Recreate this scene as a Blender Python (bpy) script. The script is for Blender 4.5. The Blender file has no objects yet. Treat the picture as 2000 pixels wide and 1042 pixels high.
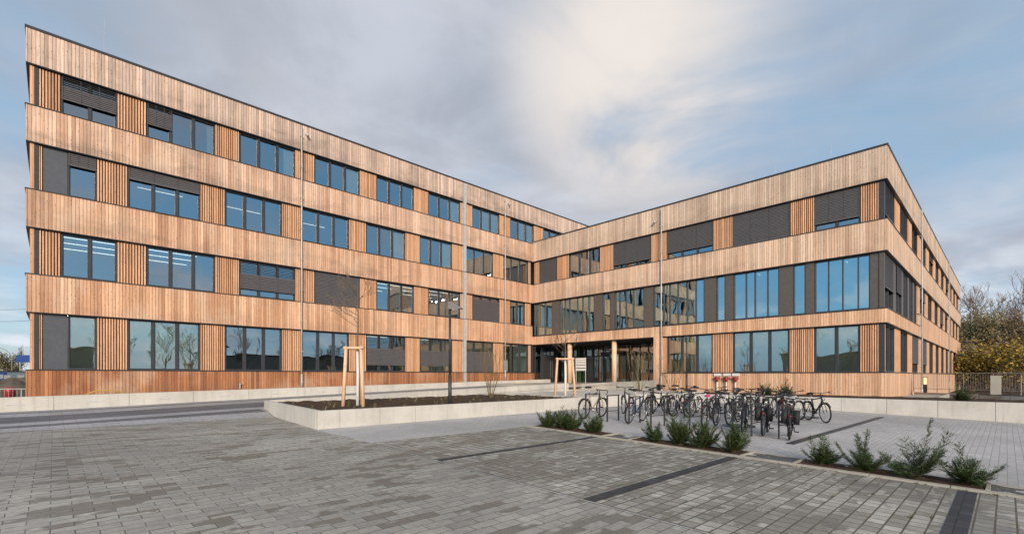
import bpy, math, random
from math import sin, cos, pi, radians, sqrt, atan2, floor
from mathutils import Vector, Matrix

# ------------------------------------------------------------------ camera, sky, sun
sc = bpy.context.scene
COL = sc.collection
CX, CY, CZ = -30.218, -28.792, 1.45
YAW = radians(43.921)                    # view direction, clockwise from +Y
cam = bpy.data.cameras.new('camera')
cam.sensor_width = 36; cam.lens = 930.3 / 2000 * 36
cam.shift_y = 0.106; cam.clip_start = 0.1; cam.clip_end = 3000
camo = bpy.data.objects.new('camera', cam); COL.objects.link(camo)
camo.location = (CX, CY, CZ); camo.rotation_euler = (radians(90), 0, -YAW)
sc.camera = camo
sc.view_settings.view_transform = 'Standard'; sc.view_settings.look = 'None'
sc.view_settings.exposure = 0.6; sc.view_settings.gamma = 1
sc.cycles.use_denoising = True
sc.cycles.max_bounces = 8; sc.cycles.transparent_max_bounces = 12
sc.cycles.caustics_reflective = False; sc.cycles.caustics_refractive = False

SUN_EL, SUN_AZ = radians(17), radians(218)    # azimuth clockwise from +Y
sun = bpy.data.lights.new('sun', 'SUN'); sun.energy = 2.75; sun.angle = radians(18); sun.color = (1.0, .85, .70)
suno = bpy.data.objects.new('sun', sun); COL.objects.link(suno)
sd = Vector((sin(SUN_AZ) * cos(SUN_EL), cos(SUN_AZ) * cos(SUN_EL), sin(SUN_EL)))
suno.rotation_euler = sd.to_track_quat('Z', 'Y').to_euler()

class NT:
    """small helper to wire shader nodes"""
    def __init__(s, tree): s.t = tree; s.n = tree.nodes; s.l = tree.links
    def node(s, typ, **kw):
        n = s.n.new(typ)
        for k, v in kw.items(): setattr(n, k, v)
        return n
    def put(s, sock, v):
        if isinstance(v, bpy.types.NodeSocket): s.l.new(v, sock)
        elif isinstance(v, (tuple, list)) and len(v) == 3 and sock.type == 'RGBA': sock.default_value = (*v, 1)
        else: sock.default_value = v
    def math(s, op, a, b=0.0, c=None, clamp=False):
        n = s.node('ShaderNodeMath', operation=op, use_clamp=clamp)
        s.put(n.inputs[0], a); s.put(n.inputs[1], b)
        if c is not None: s.put(n.inputs[2], c)
        return n.outputs[0]
    def vmath(s, op, a, b=(0, 0, 0)):
        n = s.node('ShaderNodeVectorMath', operation=op)
        s.put(n.inputs[0], a); s.put(n.inputs[1], b)
        return n.outputs['Value'] if op in ('DOT_PRODUCT', 'LENGTH') else n.outputs[0]
    def mix(s, f, a, b, blend='MIX'):
        n = s.node('ShaderNodeMix', data_type='RGBA', blend_type=blend)
        s.put(n.inputs[0], f); s.put(n.inputs[6], a); s.put(n.inputs[7], b)
        return n.outputs[2]
    def noise(s, vec, scale=1.0, detail=4.0, rough=.5, dist=0.0, dim='3D'):
        n = s.node('ShaderNodeTexNoise', noise_dimensions=dim)
        s.put(n.inputs['Vector'], vec); n.inputs['Scale'].default_value = scale
        n.inputs['Detail'].default_value = detail; n.inputs['Roughness'].default_value = rough
        n.inputs['Distortion'].default_value = dist
        return n.outputs[0]
    def ss(s, v, lo, hi, to0=0.0, to1=1.0):
        n = s.node('ShaderNodeMapRange', interpolation_type='SMOOTHSTEP')
        s.put(n.inputs[0], v); n.inputs[1].default_value = lo; n.inputs[2].default_value = hi
        n.inputs[3].default_value = to0; n.inputs[4].default_value = to1
        return n.outputs[0]
    def ramp(s, f, stops, interp='LINEAR'):
        n = s.node('ShaderNodeValToRGB'); cr = n.color_ramp; cr.interpolation = interp
        while len(cr.elements) < len(stops): cr.elements.new(.5)
        for e, (p, c) in zip(cr.elements, stops): e.position = p; e.color = (*c, 1)
        s.put(n.inputs[0], f); return n.outputs[0]
    def sep(s, v):
        n = s.node('ShaderNodeSeparateXYZ'); s.put(n.inputs[0], v); return n.outputs
    def comb(s, x, y, z=0.0):
        n = s.node('ShaderNodeCombineXYZ')
        s.put(n.inputs[0], x); s.put(n.inputs[1], y); s.put(n.inputs[2], z); return n.outputs[0]

world = bpy.data.worlds.new('World'); sc.world = world; world.use_nodes = True
def build_sky():
    w = NT(world.node_tree); w.n.clear()
    out = w.node('ShaderNodeOutputWorld'); bg = w.node('ShaderNodeBackground')
    bg.inputs[1].default_value = 0.1
    sky = w.node('ShaderNodeTexSky', sky_type='NISHITA')
    sky.sun_disc = False; sky.sun_elevation = SUN_EL; sky.sun_rotation = SUN_AZ
    sky.altitude = 50; sky.air_density = 1.0; sky.dust_density = .6; sky.ozone_density = 2.0
    d = w.node('ShaderNodeTexCoord').outputs['Generated']
    x, y, z = w.sep(d)
    zz = w.math('ADD', w.math('MAXIMUM', z, 0.0), .16)
    p = w.comb(w.math('DIVIDE', x, zz), w.math('DIVIDE', y, zz), 0.0)
    big = w.noise(p, .55, 3, .5, .6)
    med = w.noise(w.vmath('ADD', p, (7.3, 2.1, 0)), 1.15, 5, .55, .8)
    fine = w.noise(w.vmath('ADD', p, (1.3, 9.7, 0)), 2.2, 4, .5, .3)
    fwd = (sin(YAW), cos(YAW), 0.0)
    front = w.vmath('DOT_PRODUCT', d, fwd)
    rgt = w.vmath('DOT_PRODUCT', d, (cos(YAW), -sin(YAW), 0.0))
    # the overcast stands before the viewer; it breaks up overhead and behind
    cov = w.math('ADD', w.math('ADD', w.math('MULTIPLY', big, .8), w.math('MULTIPLY', med, .75)), w.math('MULTIPLY', fine, .30))
    cov = w.math('ADD', cov, w.math('MAXIMUM', w.ss(front, -.3, .6, .0, .15), w.ss(z, .35, .75, -.22, .10)))
    cov = w.math('SUBTRACT', w.math('SUBTRACT', cov, w.ss(rgt, .22, .60, 0, .13)), w.ss(w.math('MULTIPLY', rgt, -1.0), .40, .60, 0, .22))
    mask = w.ss(cov, .68, 1.06)
    # cloud light: lavender grey, whiter where thin, a warm bright break high in front
    thick = w.ss(w.math('ADD', w.math('MULTIPLY', w.noise(w.vmath('ADD', p, (4.2, 1.7, 0)), 1.15, 3, .5, .5), .62), w.math('MULTIPLY', big, .5)), .36, .70)
    cl = w.mix(thick, (3.75, 3.95, 4.4), (2.8, 3.1, 3.7))
    tex = w.ss(w.noise(w.vmath('ADD', p, (5.5, 3.3, 0)), 3.4, 5, .55, .4), .3, .7, .90, 1.10); cl = w.mix(1.0, cl, w.comb(tex, tex, tex), 'MULTIPLY')
    g = Vector((.27 * cos(YAW) + sin(YAW), -.27 * sin(YAW) + cos(YAW), .64)).normalized()
    lobe = w.vmath('DOT_PRODUCT', d, tuple(g))
    glow = w.math('MULTIPLY', w.ss(lobe, .962, .998), w.ss(med, .3, .6, .35, 1.0))
    cl = w.mix(w.math('MULTIPLY', glow, .9), cl, (6.0, 5.5, 5.1))
    low = w.ss(z, .04, .34, 1.0, 0.0)
    cl = w.mix(w.math('MULTIPLY', low, w.ss(fine, .4, .65, .2, 1.0)), cl, (5.2, 5.6, 6.1))
    blue = w.mix(.65, sky.outputs[0], w.mix(w.ss(front, -.35, .35), (1.3, 3.5, 5.8), (2.35, 3.55, 4.75)))
    w.put(bg.inputs[0], w.mix(mask, blue, cl))
    w.l.new(bg.outputs[0], out.inputs[0])
build_sky()

# ------------------------------------------------------------------ materials
def new_mat(name):
    m = bpy.data.materials.new(name); m.use_nodes = True
    t = NT(m.node_tree); b = t.n['Principled BSDF']
    return m, t, b
def P(t): return t.node('ShaderNodeNewGeometry').outputs['Position']
def plain(name, col, rough=.6, metal=0.0, var=.12, scale=6.0, spec=.4):
    m, t, b = new_mat(name)
    n = t.noise(P(t), scale, 4, .6)
    f = t.ss(n, .3, .7, 1 - var, 1 + var)
    t.put(b.inputs['Base Color'], t.mix(1.0, col, t.comb(f, f, f), 'MULTIPLY'))
    b.inputs['Roughness'].default_value = rough; b.inputs['Metallic'].default_value = metal
    b.inputs['Specular IOR Level'].default_value = spec
    return m
def bump(t, b, h, strength=.4, dist=.01):
    n = t.node('ShaderNodeBump'); n.inputs['Strength'].default_value = strength; n.inputs['Distance'].default_value = dist
    t.put(n.inputs['Height'], h); t.l.new(n.outputs[0], b.inputs['Normal'])

def wood(name, cols, seed, grey=.25, board=.125, gap=True, zr=None):
    """vertical boards: one tint per board, long grain, knots, weather stains"""
    m, t, b = new_mat(name)
    geo = t.node('ShaderNodeNewGeometry')
    x, y, z = t.sep(geo.outputs['Position']); nx, ny, nz = t.sep(geo.outputs['True Normal'])
    s = t.math('ADD', t.math('MULTIPLY', x, t.math('ABSOLUTE', ny)), t.math('MULTIPLY', y, t.math('ABSOLUTE', nx)))
    u = t.math('DIVIDE', s, board)
    i = t.math('FLOOR', u); fr = t.math('FRACT', u)
    wn = t.node('ShaderNodeTexWhiteNoise', noise_dimensions='2D'); t.put(wn.inputs['Vector'], t.comb(i, seed))
    r = wn.outputs['Value']
    n = len(cols); mean = [sum(c[j] for c in cols) / n for j in range(3)]
    cols = [tuple(max(.02, min(.8, (mu + 1.2 * (v - mu)) * k + .035)) for v, k, mu in zip(c, (1.18, 1.22, 1.36), mean)) for c in cols]
    base = t.ramp(r, [((k + .5) / n, c) for k, c in enumerate(cols)])
    shift = t.math('MULTIPLY', r, 37.0)
    grain = t.noise(t.comb(t.math('MULTIPLY', s, 55.0), t.math('ADD', t.math('MULTIPLY', z, 1.6), shift), seed), 1.0, 5, .65, .4)
    gf = t.ss(grain, .25, .75, .76, 1.24)
    base = t.mix(1.0, base, t.comb(gf, gf, gf), 'MULTIPLY')
    cl = t.noise(t.comb(t.math('MULTIPLY', i, .33), t.math('MULTIPLY', z, .12), seed + 41.0), 1.0, 2, .5)
    cf = t.ss(cl, .3, .7, .84, 1.14); base = t.mix(1.0, base, t.comb(cf, cf, cf), 'MULTIPLY')
    # weather: large cloudy greying, runs below the upper edge
    st = t.noise(t.comb(t.math('MULTIPLY', s, .38), t.math('MULTIPLY', z, .55), seed + 3.1), 1.0, 5, .6, .3)
    base = t.mix(t.math('MULTIPLY', t.ss(st, .48, .74), grey), base, (.20, .165, .13))
    rn = t.noise(t.comb(t.math('MULTIPLY', s, 7.0), t.math('MULTIPLY', z, .25), seed + 8.0), 1.0, 3, .6)
    base = t.mix(t.math('MULTIPLY', t.ss(rn, .55, .8), grey * .8), base, (.24, .17, .12))
    if zr:      # dark weathering that creeps up from the lower board ends, pale bleaching under the cap
        h = t.ss(z, zr[0], zr[1])
        mo = t.noise(t.comb(t.math('MULTIPLY', s, .30), t.math('MULTIPLY', z, .9), seed + 17.0), 1.0, 6, .68, .6)
        mm_ = t.ss(t.math('ADD', mo, t.math('MULTIPLY', t.math('SUBTRACT', 1.0, h), .20)), .61, .86)
        tb = t.noise(t.comb(t.math('MULTIPLY', s, 16.0), t.math('MULTIPLY', z, .5), seed + 5.0), 1.0, 3, .6)
        base = t.mix(t.math('MULTIPLY', t.math('MULTIPLY', mm_, t.ss(tb, .3, .65, .35, 1.0)), min(.8, grey * 1.35)), base, (.17, .135, .105))
        pl_ = t.noise(t.comb(t.math('MULTIPLY', s, .55), t.math('MULTIPLY', z, .4), seed + 29.0), 1.0, 4, .6)
        base = t.mix(t.math('MULTIPLY', t.ss(pl_, .48, .72), .42), base, (.74, .57, .42))
    v = t.node('ShaderNodeTexVoronoi', voronoi_dimensions='2D'); v.inputs['Scale'].default_value = 1.0
    t.put(v.inputs['Vector'], t.comb(t.math('MULTIPLY', s, 8.0), t.math('ADD', t.math('MULTIPLY', z, 3.2), shift)))
    knot = t.math('MULTIPLY', t.ss(v.outputs['Distance'], .06, .15, 1.0, 0.0), t.ss(t.sep(v.outputs['Color'])[0], .55, .8))
    base = t.mix(t.math('MULTIPLY', knot, .6), base, (.10, .05, .025))
    if gap:
        e = t.math('MINIMUM', fr, t.math('SUBTRACT', 1.0, fr))
        line = t.ss(e, .025, .075, 1.0, 0.0)
        base = t.mix(t.math('MULTIPLY', line, .82), base, (.035, .022, .014))
        bump(t, b, t.math('SUBTRACT', 1.0, line), .6, .012)
    t.put(b.inputs['Base Color'], base)
    b.inputs['Roughness'].default_value = .78; b.inputs['Specular IOR Level'].default_value = .25
    return m

W_TOP = wood('larch_top', [(.40, .28, .20), (.55, .38, .26), (.48, .35, .26), (.62, .43, .30), (.36, .26, .19), (.54, .36, .23)], 1.0, .5, zr=(14.7, 16.2))
W_UP = wood('larch_upper', [(.45, .26, .15), (.58, .36, .22), (.50, .33, .22), (.62, .40, .25), (.42, .25, .15), (.55, .33, .19)], 2.0, .42, zr=(11.4, 13))
W_MID = wood('larch_middle', [(.44, .24, .13), (.58, .34, .19), (.50, .28, .15), (.62, .37, .21), (.40, .20, .10), (.55, .31, .17)], 3.0, .40, zr=(7.8, 9.4))
W_LOW = wood('larch_low', [(.46, .24, .12), (.60, .34, .18), (.52, .28, .14), (.62, .37, .20), (.42, .20, .09), (.56, .30, .15)], 4.0, .28, zr=(4.2, 5.8))
W_PLINTH = wood('larch_plinth', [(.26, .085, .022), (.36, .14, .045), (.30, .11, .032), (.42, .18, .065), (.20, .065, .018), (.34, .125, .038)], 5.0, .3, zr=(.2, 1.7))
W_RTOP = wood('larch_right_top', [(.44, .31, .20), (.56, .40, .26), (.50, .37, .25), (.60, .44, .29), (.42, .30, .20), (.52, .36, .23)], 6.0, .3, zr=(11.4, 13))
W_RUP = wood('larch_right_upper', [(.50, .32, .19), (.62, .42, .26), (.56, .38, .25), (.66, .45, .29), (.48, .30, .18), (.60, .38, .23)], 7.0, .25, zr=(7.8, 9.4))
W_RLOW = wood('larch_right_low', [(.52, .29, .15), (.64, .39, .22), (.58, .33, .18), (.67, .42, .24), (.48, .25, .12), (.60, .35, .19)], 8.0, .2)
W_SLAT = wood('larch_slat', [(.44, .22, .10), (.60, .32, .16), (.52, .26, .12), (.64, .37, .19)], 9.0, .25, .105, False)
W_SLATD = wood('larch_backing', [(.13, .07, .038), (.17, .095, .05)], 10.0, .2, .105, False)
W_POST = wood('stake_wood', [(.56, .33, .17), (.60, .37, .20)], 11.0, .15, 1.3, False)
W_COL = wood('column_wood', [(.58, .37, .20), (.60, .39, .22)], 12.0, .05, 1.3, False)

FRAME = plain('frame_grey', (.045, .047, .052), .45, 0, .12)
CAP = plain('flashing_grey', (.05, .052, .056), .42, .3, .15)
BRONZE = plain('bronze_panel', (.105, .092, .082), .5, 0, .1)
GREYP = plain('grey_panel', (.085, .094, .105), .5, 0, .08)
BLIND = plain('blind_grey', (.105, .10, .102), .5, .1, .1)
ZINC = plain('zinc', (.46, .47, .47), .45, .1, .12)
LAMPG = plain('lamp_grey', (.12, .12, .13), .5)
STEEL = plain('rack_steel', (.055, .057, .06), .45, .3, .1)
GALV = plain('galvanised', (.36, .36, .35), .45, .6, .15)
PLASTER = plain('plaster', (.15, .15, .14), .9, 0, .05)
YELLOW = plain('pale_yellow_wall', (.66, .64, .40), .9, 0, .05)
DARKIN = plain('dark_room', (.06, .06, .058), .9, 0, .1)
CEIL = plain('ceiling', (.35, .35, .34), .9, 0, .05)
ROOF = plain('roof_gravel', (.2, .2, .2), .95, 0, .2)
BLACK = plain('black_rubber', (.018, .018, .019), .7)
CHROME = plain('chrome', (.55, .55, .55), .28, .9, .05)
WHITEPAINT = plain('white_paint', (.74, .73, .70), .6, 0, .06)
RED = plain('red_paint', (.30, .03, .03), .45, 0, .1)
PINK = plain('pink_cover', (.62, .05, .20), .6, 0, .1)
BLUE = plain('blue_paint', (.02, .06, .22), .5, 0, .1)
YHOSE = plain('yellow_hose', (.55, .35, .05), .6)
GREEN = plain('green_pillar', (.05, .12, .03), .6)
GREENCAST = plain('green_cast_iron', (.075, .13, .12), .75, 0, .25, 20)
CURTAIN = plain('curtain', (.80, .79, .74), .95, 0, .08)
BARK = plain('bark', (.105, .08, .055), .95, 0, .3, 30)
TWIG = plain('twig', (.16, .115, .08), .95, 0, .25, 20)
TWIGY = plain('twig_olive', (.17, .13, .06), .95, 0, .25, 20)
CREAM = plain('cream_wall', (.55, .50, .42), .85, 0, .08, 2)
def emit(name, col, s):
    m = bpy.data.materials.new(name); m.use_nodes = True; t = NT(m.node_tree); b = t.n['Principled BSDF']
    b.inputs['Base Color'].default_value = (*col, 1)
    b.inputs['Emission Color'].default_value = (*col, 1); b.inputs['Emission Strength'].default_value = s
    return m
LIGHT = emit('strip_light', (1, .96, .88), 1.5)
LIGHTG = emit('ground_floor_strip_light', (1, .95, .84), 6.0)
WARM = emit('bollard_light', (1, .66, .28), .9)

def glass(name, tint, base, bend, refl=(.86, .95, .98)):
    m = bpy.data.materials.new(name); m.use_nodes = True; t = NT(m.node_tree); t.n.clear()
    out = t.node('ShaderNodeOutputMaterial')
    tr = t.node('ShaderNodeBsdfTransparent'); tr.inputs[0].default_value = (*tint, 1)
    gl = t.node('ShaderNodeBsdfGlossy'); gl.inputs['Roughness'].default_value = 0.0
    gl.inputs['Color'].default_value = (*refl, 1)
    bp = t.node('ShaderNodeBump'); bp.inputs['Strength'].default_value = bend; bp.inputs['Distance'].default_value = .012
    t.put(bp.inputs['Height'], t.noise(P(t), .9, 1, .4)); t.l.new(bp.outputs[0], gl.inputs['Normal'])
    fr = t.node('ShaderNodeFresnel'); fr.inputs[0].default_value = 1.5
    mx = t.node('ShaderNodeMixShader')
    t.put(mx.inputs[0], t.math('ADD', t.math('MULTIPLY', fr.outputs[0], .85), base, clamp=True))
    t.l.new(tr.outputs[0], mx.inputs[1]); t.l.new(gl.outputs[0], mx.inputs[2]); t.l.new(mx.outputs[0], out.inputs[0])
    return m
GLASS = glass('window_glass', (.60, .70, .66), .40, .4)
GLASSR = glass('curtain_glass', (.38, .58, .58), .58, .7, (.68, .92, .98))
GLASSE = glass('entrance_glass', (.74, .80, .74), .30, .3)

def concrete(name, col):
    m, t, b = new_mat(name); p = P(t)
    n1 = t.noise(p, .8, 5, .6, .4); n2 = t.noise(p, 9, 4, .65); x, y, z = t.sep(p)
    c = t.mix(t.ss(n1, .35, .72), col, tuple(v * .82 for v in col))
    c = t.mix(t.math('MULTIPLY', t.ss(n2, .5, .8), .28), c, (.33, .31, .27))
    rn = t.noise(t.comb(t.math('MULTIPLY', t.math('ADD', x, y), 5.0), t.math('MULTIPLY', z, .5), 2.0), 1.0, 4, .6)
    c = t.mix(t.math('MULTIPLY', t.ss(rn, .5, .78), .38), c, (.33, .28, .21))
    t.put(b.inputs['Base Color'], c); b.inputs['Roughness'].default_value = .85; b.inputs['Specular IOR Level'].default_value = .25
    bump(t, b, n2, .15, .01); return m
CONC = concrete('pale_concrete', (.60, .575, .52))
CONCG = concrete('grey_concrete', (.44, .42, .37))

def pavers(name, bw, bh, c1, c2, joint, wet, rot=0.0, joint_w=.008, wetamt=.5, off=.5, moss=0.0):
    """paving stones in the ground plane, wet or dry stone by stone"""
    m, t, b = new_mat(name); p = P(t); x, y, z = t.sep(p)
    v = t.comb(y, x, 0.0) if rot else t.comb(x, y, 0.0)
    br = t.node('ShaderNodeTexBrick'); br.offset = off; br.squash = 1
    t.put(br.inputs['Vector'], v); br.inputs['Color1'].default_value = (0, 0, 0, 1); br.inputs['Color2'].default_value = (1, 1, 1, 1)
    br.inputs['Mortar'].default_value = (.5, .5, .5, 1)
    br.inputs['Scale'].default_value = 1; br.inputs['Brick Width'].default_value = bw; br.inputs['Row Height'].default_value = bh
    br.inputs['Mortar Size'].default_value = joint_w; br.inputs['Mortar Smooth'].default_value = .15; br.inputs['Bias'].default_value = 0
    r = t.sep(br.outputs['Color'])[0]; jf = br.outputs['Fac']
    n = t.noise(p, 14, 5, .65); lo = t.noise(p, .45, 4, .55, .5); stretch = t.noise(t.comb(t.math('MULTIPLY', x, .55), t.math('MULTIPLY', y, 1.6), 4.0), 1.0, 4, .6, .3)
    c = t.mix(r, c1, c2)
    nf = t.ss(n, .25, .75, .84, 1.14); c = t.mix(1.0, c, t.comb(nf, nf, nf), 'MULTIPLY')
    lf = t.ss(lo, .3, .7, .90, 1.08); c = t.mix(1.0, c, t.comb(lf, lf, lf), 'MULTIPLY')
    edge = t.noise(p, 5, 3, .6)
    w = t.math('ADD', t.math('ADD', t.math('MULTIPLY', r, .30), t.math('MULTIPLY', stretch, .95)), t.math('MULTIPLY', edge, .22))
    wf = t.ss(w, wet, wet + .05)
    c = t.mix(t.math('MULTIPLY', wf, wetamt), c, (.088, .078, .060))
    jc = joint
    if moss:
        g = t.noise(p, 3.0, 4, .7); jc = t.mix(t.math('MULTIPLY', t.ss(g, .52, .68), moss), joint, (.075, .095, .02))
    sandy = t.noise(p, 1.7, 4, .6)
    jc = t.mix(t.ss(sandy, .45, .7), jc, tuple(v * .72 for v in c1))
    big_ = t.noise(p, .16, 3, .5); bf = t.ss(big_, .35, .65, .90, 1.10); c = t.mix(1.0, c, t.comb(bf, t.math('MULTIPLY', bf, .985), t.math('MULTIPLY', bf, .96)), 'MULTIPLY')
    c = t.mix(jf, c, jc)
    t.put(b.inputs['Base Color'], c)
    t.put(b.inputs['Roughness'], t.ss(wf, 0, 1, .86, .5)); b.inputs['Specular IOR Level'].default_value = .3
    bump(t, b, t.math('ADD', t.math('SUBTRACT', 1.0, jf), t.math('MULTIPLY', n, .25)), .5, .008)
    return m
PAVE_L = pavers('plaza_pavers', .36, .165, (.305, .293, .265), (.41, .395, .355), (.13, .12, .10), .81, 0, .006, .66)
PAVE_P = pavers('parking_pavers', .20, .175, (.225, .21, .18), (.48, .465, .42), (.11, .095, .07), .785, 0, .010, .6, 0.0, .6)
PAVE_B = pavers('pale_small_pavers', .24, .12, (.42, .41, .405), (.48, .47, .465), (.26, .255, .25), 1.15, 0, .005, .35)
PAVE_R = pavers('road_pavers', .60, .30, (.34, .345, .36), (.40, .40, .415), (.16, .16, .16), 1.2, 0, .008, .3)
PAVE_D = pavers('dark_road_pavers', .60, .30, (.125, .128, .14), (.155, .157, .17), (.08, .08, .085), 1.2, 0, .008, .3)
PAVE_K = pavers('dark_strip_stones', .18, .22, (.045, .046, .052), (.07, .07, .078), (.03, .03, .03), 1.2, 0, .006, .3, 0.0)
KERB = concrete('kerb_concrete', (.40, .37, .31))

def soil(name, c1, c2, sc_=7.0):
    m, t, b = new_mat(name); p = P(t)
    n = t.noise(p, sc_, 8, .7); f = t.noise(p, sc_ * 9, 3, .6)
    c = t.mix(t.ss(n, .3, .7), c1, c2); c = t.mix(t.math('MULTIPLY', t.ss(f, .55, .75), .5), c, tuple(v * 1.9 for v in c2))
    t.put(b.inputs['Base Color'], c); b.inputs['Roughness'].default_value = .95; b.inputs['Specular IOR Level'].default_value = .15
    bump(t, b, n, 1.0, .06); return m
SOIL = soil('soil', (.045, .030, .020), (.10, .070, .048))
MULCH = soil('mulch', (.055, .032, .022), (.115, .068, .045), 12)
GRAVEL = soil('gravel', (.08, .08, .08), (.20, .20, .195), 22)
DIRT = soil('dirt', (.07, .055, .042), (.14, .115, .085), .5)
LITTER = soil('leaf_litter', (.06, .05, .025), (.12, .095, .045), .6)
def leaf(name, cols, trans=.25):
    m, t, b = new_mat(name)
    oi = t.node('ShaderNodeNewGeometry')
    c = t.ramp(oi.outputs['Random Per Island'], [((k + .5) / len(cols), c) for k, c in enumerate(cols)])
    t.put(b.inputs['Base Color'], c); b.inputs['Roughness'].default_value = .6; b.inputs['Specular IOR Level'].default_value = .3
    return m
YEW = leaf('yew_needles', [(.022, .042, .012), (.046, .080, .020), (.085, .13, .035), (.034, .060, .016)])
OLIVE = leaf('olive_leaves', [(.21, .19, .10), (.30, .27, .14), (.16, .14, .075), (.24, .20, .11)])
RUST = leaf('brown_leaves', [(.16, .12, .06), (.22, .16, .08), (.12, .09, .05), (.18, .14, .075)])
GOLD = leaf('gold_leaves', [(.36, .26, .03), (.46, .33, .05), (.20, .17, .03), (.30, .19, .04), (.15, .14, .04), (.12, .12, .035)])
DRYG = leaf('dry_weed', [(.16, .13, .07), (.10, .10, .04), (.20, .16, .09)])
MOSS = leaf('joint_weed', [(.06, .085, .015), (.09, .12, .025), (.05, .06, .015)])

# ------------------------------------------------------------------ mesh builder
class MB:
    def __init__(s): s.v = []; s.f = []
    def quad(s, a, b, c, d):
        n = len(s.v); s.v += [tuple(a), tuple(b), tuple(c), tuple(d)]; s.f.append((n, n + 1, n + 2, n + 3)); return s
    def box(s, x0, x1, y0, y1, z0, z1):
        if x0 > x1: x0, x1 = x1, x0
        if y0 > y1: y0, y1 = y1, y0
        if z0 > z1: z0, z1 = z1, z0
        n = len(s.v)
        s.v += [(x0, y0, z0), (x1, y0, z0), (x1, y1, z0), (x0, y1, z0), (x0, y0, z1), (x1, y0, z1), (x1, y1, z1), (x0, y1, z1)]
        s.f += [tuple(n + i for i in q) for q in ((0, 3, 2, 1), (4, 5, 6, 7), (0, 1, 5, 4), (1, 2, 6, 5), (2, 3, 7, 6), (3, 0, 4, 7))]
        return s
    def prism(s, pts, z0, z1):
        """vertical prism over a counter-clockwise outline; z0 and z1 are numbers or one per point"""
        k = len(pts); n = len(s.v)
        a = z0 if isinstance(z0, (list, tuple)) else [z0] * k; b = z1 if isinstance(z1, (list, tuple)) else [z1] * k
        s.v += [(p[0], p[1], a[i]) for i, p in enumerate(pts)] + [(p[0], p[1], b[i]) for i, p in enumerate(pts)]
        s.f.append(tuple(n + i for i in reversed(range(k)))); s.f.append(tuple(n + k + i for i in range(k)))
        for i in range(k):
            j = (i + 1) % k; s.f.append((n + i, n + j, n + k + j, n + k + i))
        return s
    def tube(s, pts, r, sides=6, cap=True):
        pts = [Vector(p) for p in pts]; rs = r if isinstance(r, (list, tuple)) else [r] * len(pts)
        n0 = len(s.v); up = None
        for i, p in enumerate(pts):
            d = (pts[min(i + 1, len(pts) - 1)] - pts[max(i - 1, 0)])
            d = d.normalized() if d.length > 1e-9 else Vector((0, 0, 1))
            if up is None: up = d.orthogonal().normalized()
            else:
                up = up - d * up.dot(d); up = up.normalized() if up.length > 1e-6 else d.orthogonal().normalized()
            q = d.cross(up)
            for k in range(sides):
                a = 2 * pi * k / sides; o = p + (up * cos(a) + q * sin(a)) * rs[i]; s.v.append(tuple(o))
        for i in range(len(pts) - 1):
            for k in range(sides):
                a = n0 + i * sides + k; b = n0 + i * sides + (k + 1) % sides
                s.f.append((a, b, b + sides, a + sides))
        if cap and sides > 2:
            s.f.append(tuple(n0 + k for k in reversed(range(sides))))
            e = n0 + (len(pts) - 1) * sides; s.f.append(tuple(e + k for k in range(sides)))
        return s
    def ring(s, c, R, r, axis='y', n=28, sides=6, a0=0, a1=2 * pi):
        full = abs(a1 - a0 - 2 * pi) < 1e-6; pts = []
        for i in range(n + (0 if full else 1)):
            a = a0 + (a1 - a0) * i / n
            pts.append((c[0] + R * cos(a), c[1], c[2] + R * sin(a)) if axis == 'y' else (c[0] + R * cos(a), c[1] + R * sin(a), c[2]))
        if full: pts.append(pts[0])
        return s.tube(pts, r, sides, not full)
    def disc(s, c, R, h, n=20, axis='z'):
        n0 = len(s.v)
        for zz in (0, h):
            for i in range(n):
                a = 2 * pi * i / n
                s.v.append((c[0] + R * cos(a), c[1] + R * sin(a), c[2] + zz) if axis == 'z' else (c[0] + R * cos(a), c[1] + zz, c[2] + R * sin(a)))
        o = list(range(n))
        s.f.append(tuple(n0 + i for i in reversed(o))); s.f.append(tuple(n0 + n + i for i in o))
        for i in range(n):
            j = (i + 1) % n; s.f.append((n0 + i, n0 + j, n0 + n + j, n0 + n + i))
        return s
    def build(s, name, mat, parent=None, smooth=False, bevel=0.0):
        me = bpy.data.meshes.new(name); me.from_pydata(s.v, [], s.f); me.update()
        if mat is not None: me.materials.append(mat)
        if smooth:
            for p in me.polygons: p.use_smooth = True
        o = bpy.data.objects.new(name, me); COL.objects.link(o)
        if parent is not None: o.parent = parent
        if bevel:
            b = o.modifiers.new('bevel', 'BEVEL'); b.width = bevel; b.segments = 2; b.limit_method = 'ANGLE'
        return o
def tag(o, label=None, cat=None, group=None, kind=None):
    if label: o['label'] = label
    if cat: o['category'] = cat
    if group: o['group'] = group
    if kind: o['kind'] = kind
    return o
def empty(name, loc, label, cat, group=None, rz=0.0):
    o = bpy.data.objects.new(name, None); COL.objects.link(o); o.location = loc; o.rotation_euler = (0, 0, rz)
    o.empty_display_size = .2
    return tag(o, label, cat, group)
def structure(name, mb, mat): return tag(mb.build(name, mat), kind='structure')

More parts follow.
